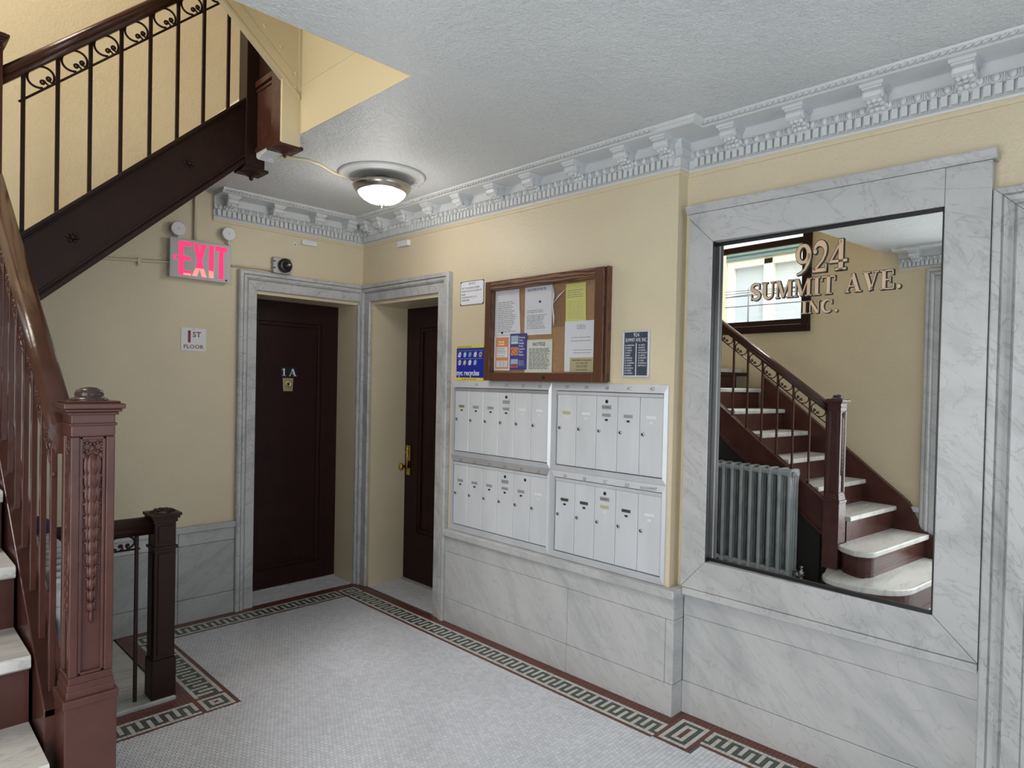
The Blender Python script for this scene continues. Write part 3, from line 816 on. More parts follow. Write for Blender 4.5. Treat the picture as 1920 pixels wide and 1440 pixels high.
# black glazing edge
mt.part('black_edge_strip', MB().box(-.436, .4525, .715, .7315, .0005, .004), BLACK)
mt.part('black_edge_strip', MB().box(-.436, .4525, -.7325, -.718, .0005, .006), BLACK)
mt.part('black_edge_strip', MB().box(.4535, .457, -.73, .73, -.01, .001), BLACK)
mt.part('black_edge_strip', MB().box(-.4405, -.4375, -.73, .73, -.004, .043), BLACK)
mt.part('glazing_bead', MB().box(-.4300, -.4275, -.718, .715, .0005, .003), ALU_D)
fr = Thing('mirror_surround', FR, (3.3, .6, -XW), 'veined white marble surround framing the large lobby mirror', 'frame')
n0, n1 = -XW, -.029
ul, ur, vt, vb = 2.738, 3.8935, 2.345, .607; a, b, c, d = 2.858, 3.755, 2.207, .742
def fpiece(poly): return MB().prism([(p, q) for p, q in poly], 'z', n0, n1)
g = .0008
fr.part('marble_stile', fpiece([(ul,vb+g),(a,d+g),(a,c-g),(ul,vt-.02)]), MARB_F, bev=.002)
fr.part('marble_head', fpiece([(ul,vt-.018),(a,c),(b,c),(b,vt),(ul,vt)]), MARB_F, bev=.002)
fr.part('marble_stile', fpiece([(b+g,d-g),(b+g,vt),(ur,vt),(ur,vb+g)]), MARB_F, bev=.002)
fr.part('marble_sill', fpiece([(ul+g,vb),(ur-g,vb),(b,d-2*g),(a,d)]), MARB_F, bev=.002)
fr.part('marble_cornice', MB().prism([(vt+.001,-XW),(vt+.001,-.026),(vt+.012,-.020),(vt+.030,-.012),(vt+.037,-.012),(vt+.037,-XW)], 'x', ul-.012, ur+.012), MARB_F, bev=.002)

# ------------------------------------------------------------------ mailboxes
HAND = {0: ['', '1A', '', '1C', '1D', '2A'], 1: ['3D', '4A', '4B', '4C', '4D'], 2: ['2B', '2C', '2D', '3A', '3B', '3C'], 3: ['5A', '5B', '5C', '5D', '924 SUMMIT']}
MBL = ['upper left bank of six aluminium mailboxes under the notice board', 'upper right bank of five aluminium mailboxes under the directory',
       'lower left bank of six aluminium mailboxes with master lock on fourth door', 'lower right bank of five aluminium mailboxes near the mirror']
banks = [(1.127,1.923,6,1.108,1.505),(1.988,2.652,5,1.108,1.505),(1.127,1.928,6,.643,1.037),(1.988,2.654,5,.640,1.036)]
outer = [(1.090,1.9405,1.074,1.551),(1.9415,2.673,1.074,1.551),(1.090,1.9405,.600,1.073),(1.9415,2.673,.600,1.073)]
STY = {0: 'tddDcw', 1: 'ywDdp', 2: 'dddDdw', 3: 'ssYsw'}
PLM = {'t': OLDBRASS, 'd': ALU_D, 'D': ALU_D, 'c': WHITE, 'w': WHITE, 'y': TAN, 'p': WHITE, 's': STEEL, 'Y': TAN}
for bi in range(4):
    u0, u1, nb, v0, v1 = banks[bi]; o0, o1, q0, q1 = outer[bi]
    t = Thing('mailbox_bank', FR, ((o0+o1)/2, q0, 0), MBL[bi], 'mailbox', 'mailbox banks')
    # sloped frame
    i0, i1, j0, j1 = u0-.004, u1+.004, v0-.004, v1+.004
    h0, h1 = .010, .026
    def fp(A, B, C, D, name='frame_rail', m=ALU_F):
        # A,B outer edge; C,D inner edge
        mbx = MB().add([(A[0],A[1],0),(B[0],B[1],0),(C[0],C[1],0),(D[0],D[1],0),(A[0],A[1],h0),(B[0],B[1],h0),(C[0],C[1],h1-.006),(D[0],D[1],h1-.006)],
                       [(0,1,2,3),(4,5,6,7),(0,1,5,4),(1,2,6,5),(2,3,7,6),(3,0,4,7)])
        return t.part(name, mbx, m)
    topm = ALU_D if bi == 2 else ALU_F
    tr = fp((o0,q1),(o1,q1),(i1,j1),(i0,j1), m=topm); fp((o0,q0),(o1,q0),(i1,j0),(i0,j0)); fp((o0,q0),(o0,q1),(i0,j1),(i0,j0), 'frame_stile'); fp((o1,q0),(o1,q1),(i1,j1),(i1,j0), 'frame_stile')
    t.part('backing', plate(i0, i1, j0, j1, 0, .003), BLACK)
    t.part('hinge_rail', plate(u0, u1, v1-.016, v1, .003, .017), ALU_D if bi == 0 else ALU_F)
    dw = (u1-u0)/nb
    for k in range(nb):
        a, b = u0+dw*k+.0012, u0+dw*(k+1)-.0012; c = (a+b)/2; vtop = v1-.017
        dr = t.part('mailbox_door', MB().cbox(a, b, v0, vtop, .004, .0145, .0025), ALU)
        zl = v1-.114; st = STY[bi][k]; big = st in 'DY'
        lab = t.part('name_plate', plate(c-.027, c+.027, zl-.008, zl+.008, .0145, .0165), PLM[st], dr, bev=.001)
        t.part('name_print', MB().box(c-.02, c+.02, zl-.0045, zl+.0045, .0165, .0167) if st in 'dDs' else MB().box(c-.022, c+.018, zl-.001, zl+.0025, .0165, .0167), INK if st in 'dDs' else GREYINK, lab) if False else None
        if st in 'dDst': t.part('number_tag', plate(c-.009, c+.009, zl-.030, zl-.020, .0145, .0155), INK, dr)
        else: t.part('number_tag', plate(c-.010, c+.010, zl-.032, zl-.019, .0145, .0152), WHITE, dr)
        zk = v1-.197; lu = a+.020
        t.part('lock', MB().lathe([(.0095,0),(.0095,.004),(.007,.006),(.0001,.006)], (lu, zk, .0145), 'z', 14), STEEL, dr)
        t.part('keyhole', plate(lu-.0012, lu+.0012, zk-.005, zk+.005, .0204, .0212), BLACK, dr)
        if big:
            t.part('master_lock_hole', MB().lathe([(.0095,0),(.0095,.0008),(.0001,.0008)], (c, v1-.045, .0145), 'z', 14), BLACK, dr)
            t.part('service_plate', plate(c-.030, c+.030, v1-.084, v1-.064, .0145, .0160), ALU_D, dr, bev=.001)
            if bi in (1, 3): t.part('service_print', text_mb('U.S. MAIL', .011, c-.026, v1-.078, .0161), INK, dr)
        if bi == 2 and k == 4: t.part('master_lock_hole', MB().lathe([(.009,0),(.009,.0008),(.0001,.0008)], (c+.030, v1-.045, .0145), 'z', 14), BLACK, dr)
        h = HAND[bi][k] if k < len(HAND[bi]) else ''
        if h:
            hm = text_mb(h, .024 if len(h) < 4 else .019, c-(.012 if len(h) < 4 else .055), q1-.030, .0, sx=.95, rot=random.uniform(-.06,.06))
            # lay the strokes on the sloped rail
            hm.v = [(x, y, h0+(h1-.006-h0)*min(1, max(0, (q1-y)/(q1-j1)))+.0006+z) for x, y, z in hm.v]
            t.part('handwritten_number', hm, MARKER, tr)

# ------------------------------------------------------------------ notice board and things on the wall
cb = Thing('notice_board', FR, (1.875, 1.555, 0), 'wood framed glazed cork notice board hanging above the mailboxes', 'notice board')
u0, u1, v0, v1 = 1.430, 2.318, 1.5555, 2.143
cb.part('cork_panel', plate(u0+.02, u1-.02, v0+.02, v1-.02, .002, .008), CORK)
D_ = .052
cb.part('frame_rail', plate(u0+.046, u1-.066, v1-.052, v1, 0, D_), GRAINWOOD, bev=.003)
cb.part('frame_rail', plate(u0+.046, u1-.066, v0, v0+.048, 0, D_), REDWOOD, bev=.003)
cb.part('frame_stile', plate(u0, u0+.044, v0, v1, 0, D_), REDWOOD, bev=.003)
cb.part('frame_stile', plate(u1-.064, u1-.005, v0, v1, 0, D_), REDWOOD, bev=.003)
cb.part('frame_side', plate(u1-.0045, u1+.008, v0+.004, v1+.004, 0, .036), REDWOOD, bev=.002)
cb.part('key_lock', MB().lathe([(.011,0),(.011,.004),(.007,.0045),(.0001,.002)], (1.915, v0+.024, D_), 'z', 14), BLACK)
cb.part('glass_pane', plate(u0+.044, u1-.064, v0+.046, v1-.050, .040, .043), PANE)
def lines(t, par, u0, u1, v0, v1, n, nz, m=GREYINK, th=.0016, ragged=.3):
    mb = MB()
    for k in range(n):
        v = v1-(v1-v0)*(k+.5)/n
        if random.random() < .12: continue
        a = u0; e = u1-(u1-u0)*ragged*random.random()
        while a < e-.004:
            w = random.uniform(.010,.034); b = min(a+w, e); mb.add([(a,v-th,nz),(b,v-th,nz),(b,v+th,nz),(a,v+th,nz)], [(0,1,2,3)]); a = b+.004
    if mb.v: t.part('print', mb, m, par)
def sheet(name, u0, u1, v0, v1, m, label, cat, n=.012, skew=(0,0,0,0), curl=0.0, group=None, thick=.0008, F=FR, to=None):
    t = Thing(name, F, ((u0+u1)/2, v0, n), label, cat, group)
    mb = MB(); K = 8
    for j in range(K+1):
        for i in range(2):
            f = j/K; vv = v0+(v1-v0)*f
            uu = (u0+skew[0]*(1-f)+skew[2]*f) if i == 0 else (u1+skew[1]*(1-f)+skew[3]*f)
            mb.v.append((uu, vv+(.004 if i else 0)*0, n+curl*sin(pi*f)*i))
    for j in range(K):
        mb.f.append((2*j, 2*j+1, 2*j+3, 2*j+2)); mb.sm.append(True)
    b = len(mb.v); mb.v += [(x, y, z-thick) for x, y, z in mb.v]
    for j in range(K): mb.f.append((b+2*j, b+2*j+2, b+2*j+3, b+2*j+1)); mb.sm.append(True)
    sh = t.part('sheet', mb, m)
    if to:
        a0, a1, b0, b1 = to; t.o.matrix_world = F @ Matrix.Translation(((a0+a1)/2, b0, n)) @ Matrix.Diagonal(((a1-a0)/(u1-u0), (b1-b0)/(v1-v0), 1, 1))
    return t, sh
nz = .0124
t, s = sheet('paper_notice', 1.445, 1.632, 1.832, 2.055, PAPER, 'white typed letter pinned at the board upper left, red glow beside it', 'paper', skew=(.0,.008,.002,-.008), to=(1.478, 1.684, 1.824, 2.088))
lines(t, s, 1.470, 1.615, 1.845, 2.0, 17, nz); t.part('pin', MB().lathe([(.006,0),(.006,.006),(.0001,.009)], (1.505, 1.845, .012), 'z', 10), INK)
t, s = sheet('paper_notice', 1.672, 1.868, 1.800, 2.058, PAPER, 'white form pinned with a blue pin at the board top centre', 'paper', to=(1.724, 1.931, 1.818, 2.089))
lines(t, s, 1.69, 1.85, 1.83, 1.935, 12, nz); lines(t, s, 1.69, 1.84, 2.035, 2.05, 2, nz, VIOLET)
t.part('form_stamp', text_mb('REC', .028, 1.735, 1.995, nz, sx=1.2), LETTER)
t.part('pin', MB().lathe([(.006,0),(.006,.006),(.0001,.009)], (1.785,1.975,.012), 'z', 10), BLUEP)
t, s = sheet('paper_notice', 1.975, 2.125, 1.868, 2.075, YELLOW, 'yellow ruled form pinned at the upper right of the cork', 'paper', skew=(.004,.006,0,0), to=(2.028, 2.165, 1.880, 2.082))
lines(t, s, 1.99, 2.11, 1.995, 2.055, 5, nz, GREYINK); g = MB()
for k in range(9): g.box(1.992, 2.112, 1.885+.011*k, 1.8858+.011*k, nz, nz+.0001)
for uu in (2.01, 2.07): g.box(uu, uu+.0008, 1.885, 1.982, nz, nz+.0001)
t.part('ruling', g, GREYINK, s)
t, s = sheet('paper_notice', 1.975, 2.203, 1.612, 1.868, PAPER, 'white letter with curled edge pinned at the lower right of the cork', 'paper', n=.0136, skew=(-.004,-.004,-.006,.010), to=(2.034, 2.232, 1.610, 1.880))
for v in (1.785, 1.768, 1.735, 1.722, 1.708): lines(t, s, 2.02 if v > 1.73 else 2.04, 2.185, v-.002, v+.002, 1, .0140, GREYINK, .0014, .1)
lines(t, s, 2.065, 2.14, 1.825, 1.85, 3, .0140)
t, s = sheet('building_card', 2.012, 2.203, 1.617, 1.695, TAN, 'small tan buildings department card at the board lower right corner', 'card', n=.0152, to=(2.070, 2.232, 1.6085, 1.686))
for tt, v, sz in (('DEPARTMENT OF BUILDINGS', 1.676, .0125), ('CITY OF NEW YORK', 1.661, .011), ('OLD LETTER', 1.643, .016), ('DO NOT REMOVE', 1.626, .011)):
    if tt != 'CITY OF NEW YORK': pass
    t.part('print', text_mb(tt, sz, 2.107, v, .0155, 'CENTER', sx=.95), INK, s)
t, s = sheet('paper_flyer', 1.440, 1.566, 1.612, 1.832, PAPER, 'orange bordered tenant flyer at the board lower left', 'flyer', n=.0150, to=(1.480, 1.613, 1.616, 1.822))
g = MB()
for (a, b, c, d) in ((1.452,1.556,1.623,1.632),(1.452,1.556,1.812,1.821),(1.452,1.460,1.632,1.812),(1.548,1.556,1.632,1.812),(1.460,1.548,1.76,1.812),(1.460,1.548,1.676,1.695)): g.box(a, b, c, d, .0154, .0155)
t.part('orange_border', g, ORANGE, s); lines(t, s, 1.465, 1.545, 1.70, 1.755, 6, .0155, GREYINK)
lines(t, s, 1.475, 1.535, 1.77, 1.80, 2, .0157, LETTER, .004)
g = MB()
for k in range(4): g.box(1.463, 1.546, 1.634+.0125*k, 1.6352+.0125*k, .0155, .0156)
for uu in (1.49, 1.517): g.box(uu, uu+.0014, 1.634, 1.673, .0155, .0156)
t.part('table_print', g, INK, s)
t, s = sheet('paper_flyer', 1.567, 1.692, 1.618, 1.838, VIOLET, 'violet blue safety flyer with three pictures beside the orange flyer', 'flyer', n=.0150, to=(1.613, 1.749, 1.622, 1.830))
for (v, m_) in ((1.775, LBLUE), (1.705, ORANGE), (1.632, LBLUE)):
    t.part('picture', plate(1.575, 1.628, v, v+.050, .0153, .0154), m_, s)
t.part('picture_patch', plate(1.577, 1.626, 1.634, 1.652, .0155, .0156), REDP, s); t.part('picture_patch', plate(1.577, 1.626, 1.777, 1.785, .0155, .0156), LETTER, s)
t.part('no_symbol', MB().tube([(1.6015+.021*cos(k*pi/10), 1.730+.019*sin(k*pi/10), .0156) for k in range(21)], .0014, 4).tube([(1.588,1.744,.0156),(1.615,1.716,.0156)], .0014, 4), MAROONP, s)
for k, w in enumerate(('Protect', 'Your', 'Family', 'From', 'Lead In', 'Your', 'Home')): t.part('print', text_mb(w, .0165, 1.633, 1.808-.0175*k, .0154, bold=.0003, sx=.9), LETTER, s)
lines(t, s, 1.633, 1.685, 1.632, 1.675, 5, .0155, LBLUE)
t, s = sheet('paper_notice', 1.668, 1.875, 1.612, 1.790, PAPER2, 'pale green typed NOTICE sheet at the board bottom centre', 'paper', n=.0130, to=(1.733, 1.941, 1.605, 1.790))
t.part('print', text_mb('NOTICE', .026, 1.775, 1.757, .0134, 'CENTER', bold=.0004), INK, s); lines(t, s, 1.70, 1.862, 1.630, 1.745, 18, .0134, INK, .0014, .15)
g = MB()
for (a, b, c, d) in ((1.672,1.871,1.784,1.7865),(1.872,1.8745,1.614,1.7865),(1.668,1.8745,1.612,1.6145)): g.box(a, b, c, d, .0134, .0136)
t.part('card_edge', g, YELLOW, s)
t = Thing('plastic_sleeve', FR, (1.92, 1.86, .010), 'torn clear plastic sleeve pinned right of the white form', 'sleeve')
t.part('sleeve', MB().add([(1.868,2.070,.011),(1.972,2.050,.013),(1.972,1.855,.012),(1.880,1.850,.016),(1.892,1.99,.020)], [(0,4,3),(0,1,4),(1,2,4),(2,3,4)]), PLASTICBAG)
t.part('glossy_fold', MB().tube([(1.882,2.08,.014),(1.890,2.03,.018),(1.884,1.97,.018),(1.893,1.91,.016),(1.892,1.86,.014)], [.002,.007,.004,.006,.002], 5), WHITE)
t.part('glossy_fold', MB().tube([(1.893,1.985,.018),(1.925,2.02,.016),(1.968,2.052,.013)], [.002,.0045,.0015], 5), WHITE)

t.o.matrix_world = FR @ Matrix.Translation((1.976, 1.862, .010))

t, s = sheet('wall_notice', 1.147, 1.364, 2.026, 2.175, PAPER, 'white heating NOTICE card tacked left of the notice board', 'sign', n=.004, thick=.003)
g = MB()
for (a, b, c, d) in ((1.147,1.364,2.172,2.175),(1.147,1.364,2.026,2.0285),(1.147,1.1495,2.026,2.175),(1.3615,1.364,2.026,2.175)): g.box(a, b, c, d, .0042, .0046)
t.part('card_edge', g, INK, s)
for k, (tt, v, sz) in enumerate((('NOTICE', 2.152, .019), ('KEY TO HEATING SYSTEM', 2.127, .0155), ('ROOM LOCK IS LOCATED AT', 2.108, .0155), ('NAME:', 2.088, .0145), ('LOCATION: APT. #1. 1A', 2.070, .0145), ('TELEPHONE:', 2.052, .0145))):
    t.part('print', text_mb(tt, sz, 1.255 if k == 0 else 1.158, v, .0043, 'CENTER' if k == 0 else 'LEFT', sx=.92), INK, s)
for uu, vv in ((1.152,2.170),(1.359,2.170),(1.152,2.031),(1.359,2.031)): t.part('tack', MB().lathe([(.0045,0),(.004,.003),(.0001,.004)], (uu,vv,.004), 'z', 8), INK)

t, s = sheet('recycling_poster', 1.120, 1.375, 1.553, 1.772, BLUEP, 'blue and yellow recycling poster left of the notice board', 'poster', n=.003, thick=.0015)
t.part('yellow_band', plate(1.120, 1.375, 1.757, 1.772, .0032, .0034), BRIGHTY, s); t.part('yellow_band', plate(1.120, 1.375, 1.553, 1.571, .0032, .0034), BRIGHTY, s)
t.part('print', text_mb('nyc recycles', .047, 1.122, 1.586, .0034, bold=.0012, sx=.93), LETTER, s)
t.part('print', text_mb('MANDATORY RECYCLING', .011, 1.13, 1.760, .0035), INK, s); lines(t, s, 1.17, 1.33, 1.558, 1.566, 1, .0035, INK)
for k in range(9):
    i, j = k % 5, k//5; cu, cv = 1.150+.049*i, 1.716-.050*j
    g = MB().prism([(cu-.015+random.uniform(-.004,.004), cv-.014), (cu+.006, cv-.017), (cu+.016, cv+.004), (cu+.008, cv+.018), (cu-.010, cv+.010)], 'z', .0032, .0040)
    t.part('picture', g, [PAPER, PAPER2, LBLUE, TAN, TEALM][(k*2+j) % 5], s)
    t.part('picture_patch', MB().prism([(cu-.006,cv-.006),(cu+.008,cv-.002),(cu+.001,cv+.009)], 'z', .0040, .0044), [REDP, TAN, INK, PAPER, LBLUE][(k*3) % 5], s)
lines(t, s, 1.13, 1.37, 1.738, 1.744, 1, .0035, LBLUE, .001); lines(t, s, 1.13, 1.37, 1.688, 1.693, 1, .0035, LBLUE, .001)

t = Thing('tenant_directory', FR, (2.485, 1.585, 0), 'aluminium framed slate blue tenant directory beside the notice board', 'directory')
u0, u1, v0, v1 = 2.406, 2.562, 1.585, 1.815
t.part('felt_board', plate(u0+.008, u1-.008, v0+.008, v1-.008, .001, .007), SLATE)
for a, b, c, d in ((u0,u1,v0,v0+.009),(u0,u1,v1-.009,v1),(u0,u0+.009,v0+.009,v1-.009),(u1-.009,u1,v0+.009,v1-.009)): t.part('frame_rail', plate(a, b, c, d, 0, .014), STEEL if False else ALU_F, bev=.002)
t.part('divider', plate(2.4825, 2.487, v0+.009, 1.752, .007, .0078), LETTER)
t.part('title', text_mb('924', .027, 2.484, 1.784, .0072, 'CENTER', sx=.85), LETTER); t.part('title', text_mb('SUMMIT AVE. INC.', .0255, 2.484, 1.760, .0072, 'CENTER', sx=.62), LETTER)
for k, s_ in enumerate(('1A AMBROSIO','1B RIVERA','1C TEJADA','1D RICCI','2A JIRAF','2B RAMOJA','2C GARCIA','2D GUERRERO','3A RIVERA','3B MADISON','3C RIVERA','3D AQUINO')):
    t.part('name_line', text_mb(s_, .0108, 2.418, 1.739-.0125*k, .0072, sx=.80), LETTER)
for k, s_ in enumerate(('4A AMEZI','4B BASSIA','4C BUENO','4D POLANCO','5A ARECIA','5B ROSARIO','5C LARA','5D BONILLA','BSMT RICCI')):
    t.part('name_line', text_mb(s_, .0108, 2.497, 1.739-.0125*k, .0072, sx=.80), LETTER)

# ------------------------------------------------------------------ things on the back wall
es = Thing('exit_sign', FB, (-1.17, 2.15, 0), 'white lit EXIT sign with two emergency lamp heads on back wall', 'exit sign')
u0, u1, v0, v1 = -1.371, -1.007, 2.143, 2.385
es.part('housing', MB().box(u0+.006, u1-.006, v0+.004, v1-.002, 0, .043), WHITE, bev=.004)
fc = es.part('face_plate', MB().box(u0, u1, v0, v1, .043, .052), EXITFACE, bev=.004)
def rects(l, m, nm='letter'): 
    g = MB()
    for q in l:
        if len(q) == 4: g.box(q[0], q[1], q[2], q[3], .0522, .0532)
        else: g.prism(q[0], 'z', .0522, .0532)
    return es.part(nm, g, m, fc)
LT = v1-.018; LB = v0+.020; LM = (LT+LB)/2
e0 = u0+.050
rects([(e0,e0+.028,LB,LT),(e0+.028,e0+.072,LT-.028,LT),(e0+.028,e0+.068,LM-.014,LM+.014),(e0+.028,e0+.072,LB+.012,LB+.028)], EXITRED); rects([(e0+.028,e0+.072,LB,LB+.012)], EXITHOT)
x0 = e0+.082; H = LT-LB; zz = .25
rects([([(x0+.016,LB+H*zz),(x0+.042,LB+H*zz),(x0+.081,LT),(x0+.052,LT)],), ([(x0,LT),(x0+.029,LT),(x0+.065,LB+H*zz),(x0+.039,LB+H*zz)],)], EXITRED)
rects([([(x0-.004,LB),(x0+.026,LB),(x0+.042,LB+H*zz),(x0+.016,LB+H*zz)],), ([(x0+.055,LB),(x0+.085,LB),(x0+.065,LB+H*zz),(x0+.039,LB+H*zz)],)], EXITHOT)
i0 = x0+.096; rects([(i0,i0+.029,LB+.045,LT)], EXITRED); rects([(i0,i0+.029,LB,LB+.045)], EXITHOT)
t0 = i0+.038; rects([(t0,t0+.072,LT-.028,LT),(t0+.022,t0+.051,LB,LT-.028)], EXITRED)
rects([([(u0+.014,LM),(u0+.034,LM+.022),(u0+.041,LM+.015),(u0+.027,LM),(u0+.041,LM-.015),(u0+.034,LM-.022)],)], EXITRED, 'arrow')
es.part('test_button', MB().lathe([(.006,0),(.006,.002),(.0001,.002)], (u1-.028, v0+.016, .052), 'z', 10), BLACK, fc)
for cu, cv in ((-1.322, 2.440), (-1.020, 2.461)):
    hd = es.part('lamp_head', MB().lathe([(.020,-.050),(.036,-.044),(.042,-.010),(.043,0),(.039,.003)], (cu,cv,.050), 'z', 24), WHITE)
    es.part('reflector', MB().lathe([(.039,.002),(.030,-.002),(.008,-.010),(.0001,-.012)], (cu,cv,.050), 'z', 24), ALU, hd)
    es.part('bulb', MB().ell((cu,cv,.046), (.007,.007,.008), 10, 6), STEEL, hd)
    es.part('swivel_arm', MB().tube([(cu+.006,cv-.040,.030),(cu+.010,v1-.004,.024)], .009, 8), WHITE, hd)
def conduit(name, pts, r, label, straps=()):
    t = Thing(name, FB, pts[0], label, 'pipe')
    t.part('pipe', MB().tube(pts, r, 10), CONDUIT)
    for (u, v) in straps: t.part('strap', MB().box(u-.008, u+.008, v-.026, v+.014, 0, .020).box(u-.008, u+.008, v-.034, v-.026, 0, .008), CONDUIT, bev=.002)
conduit('conduit', [(-1.78,2.203,.009),(-1.70,2.208,.010),(-1.38,2.232,.012),(-1.335,2.235,.012)], .0085, 'thin cream conduit running left from the exit sign', [(-1.527, 2.221)])
conduit('conduit', [(-.99,2.266,.010),(-.84,2.275,.010),(-.712,2.272,.010)], .0065, 'thin cream conduit between the exit sign and the camera')
conduit('conduit', [(-1.214,2.397,.014),(-1.214,2.66,.014),(-1.210,2.70,.022),(-1.195,2.712,.05)], .010, 'vertical cream conduit rising from the exit sign to the ceiling')
sc = Thing('security_camera', FB, (-.63, 2.26, 0), 'black dome security camera on a square metal box above door', 'camera')
sc.part('junction_box', MB().box(-.718, -.590, 2.2545, 2.365, 0, .036), ALU_D, bev=.006)
for uu, vv in ((-.708,2.29),(-.708,2.335)): sc.part('box_lug', plate(uu-.012, uu+.004, vv-.004, vv+.004, .0365, .038), BLACK)
sc.part('dome_base', MB().lathe([(.048,0),(.048,.020),(.044,.028),(.030,.030)], (-.640,2.312,.036), 'z', 24), BLACK)
sc.part('dome_eye', MB().lathe([(.031,0),(.030,.016),(.022,.028),(.010,.034),(.0001,.034)], (-.634,2.312,.064), 'z', 20), BLACK)
sc.part('lens', MB().lathe([(.011,0),(.010,.003),(.0001,.004)], (-.632,2.313,.097), 'z', 14), STEEL)
single('wall_sensor', plate(-.503, -.390, 2.484, 2.520, 0, .020), WHITE, 'flat white plastic box under the cornice on the back wall', 'sensor', FB, (-.445,2.484,0), 'white wall boxes', bev=.004)
single('wall_sensor', plate(.475, .600, 2.480, 2.520, 0, .028), WHITE, 'flat white plastic box under the cornice on the right wall', 'sensor', FR, (.54,2.48,0), 'white wall boxes', bev=.004)
t = Thing('cable_clip', FB, (-.55, 2.47, 0), 'tiny white adhesive clip with a wire above the camera', 'clip')
t.part('clip_pad', plate(-.563, -.537, 2.464, 2.492, 0, .006), WHITE, bev=.002)
t.part('clip_stud', MB().lathe([(.004,0),(.003,.006),(.0001,.007)], (-.55,2.476,.006), 'z', 8), INK)
t.part('wire', MB().tube([(-.548,2.488,.004),(-.545,2.505,.004),(-.53,2.522,.005)], .0014, 5), WHITE)
fl = Thing('floor_sign', FB, (-1.211, 1.70, 0), 'white 1ST FLOOR sign with dark red lettering on back wall', 'sign')
pb = fl.part('plate', MB().cbox(-1.286, -1.136, 1.700, 1.846, 0, .004, .002), WHITE, bev=.004)
fl.part('letters', text_mb('1', .100, -1.262, 1.757, .0042, bold=.0032, sx=1.0), MAROONP, pb)
fl.part('letters', text_mb('ST', .046, -1.218, 1.790, .0042, bold=.0008, sx=1.05), MAROONP, pb)
fl.part('letters', text_mb('FLOOR', .034, -1.211, 1.717, .0042, 'CENTER', bold=.0004, sx=1.1), MAROONP, pb)
fl.part('screw', MB().lathe([(.003,0),(.0025,.0015),(.0001,.002)], (-1.213,1.838,.004), 'z', 8), STEEL, pb)

# ------------------------------------------------------------------ ceiling lamp
LX, LY = -.578, -1.11
t = Thing('ceiling_lamp', ID, (LX, LY, ZC), 'lit frosted dome ceiling lamp with nickel ring near the corner', 'ceiling lamp')
t.part('ring', MB().lathe([(.135,2.672),(.160,2.668),(.166,2.655),(.160,2.640),(.150,2.626),(.138,2.618),(.132,2.620)], (LX,LY,0), 'z', 48), STEEL)
t.part('glass_dome', MB().lathe([(.138,2.624),(.128,2.605),(.108,2.585),(.078,2.568),(.040,2.557),(.0001,2.553)], (LX,LY,0), 'z', 40), LAMPGLASS)
t.part('finial', MB().lathe([(.018,2.556),(.016,2.549),(.006,2.545),(.008,2.538),(.0001,2.533)], (LX,LY,0), 'z', 16), STEEL)
t.part('mount', MB().lathe([(.05,2.712),(.05,2.66),(.0001,2.66)], (LX,LY,0), 'z', 20), STEEL)
mm = Thing('ceiling_medallion', ID, (LX, LY, ZC), 'round moulded plaster medallion behind the ceiling lamp', 'medallion')
mm.part('plaster_rings', MB().lathe([(.245,2.7195),(.243,2.710),(.232,2.706),(.220,2.710),(.205,2.702),(.185,2.698),(.176,2.704),(.165,2.699),(.150,2.705),(.12,2.708),(.0001,2.708)], (LX,LY,0), 'z', 48), CORN)
g = MB()
for k in range(26):
    a = random.uniform(-.5, 1.6); r = random.uniform(.16,.25)
    g.ell((LX+r*cos(a), LY+r*sin(a), 2.7075 if r > .2 else 2.70), (random.uniform(.003,.009), random.uniform(.003,.009), .0012), 6, 4)
mm.part('soot_flakes', g, GREYINK, kind='stuff')
l = bpy.data.lights.new('lamp_bulb', 'POINT'); l.energy = 6.5; l.color = (1.0, .93, .84); l.shadow_soft_size = .11
o = bpy.data.objects.new('lamp_bulb', l); COL.objects.link(o); o.location = (LX, LY, 2.46)
single('ceiling_cable', MB().tube([(-1.20,-.955,2.712),(-1.149,-.95,2.712),(-1.10,-1.0,2.712),(-1.0,-1.045,2.712),(-.924,-1.03,2.712),(-.80,-.96,2.712),(-.72,-.96,2.706),(-.66,-1.02,2.70),(-.62,-1.08,2.68)], .0085, 8), CONDUIT,
       'cream wire moulding snaking over the ceiling to the lamp', 'cable', ID, (-1.0,-1.0,2.71))

# ------------------------------------------------------------------ main staircase
st = Thing('staircase', ID, (-2.27, -2.33, 0), 'turning iron staircase with marble treads and oxblood railings', 'staircase')
def tread_z(k): return .589+.19*(k-3)
def nose_y(k): return -2.414+.25*(k-3)
XI, XS = -2.362, XL+.05
def riser(name, mb, m=BROWN): return st.part(name, mb, m)
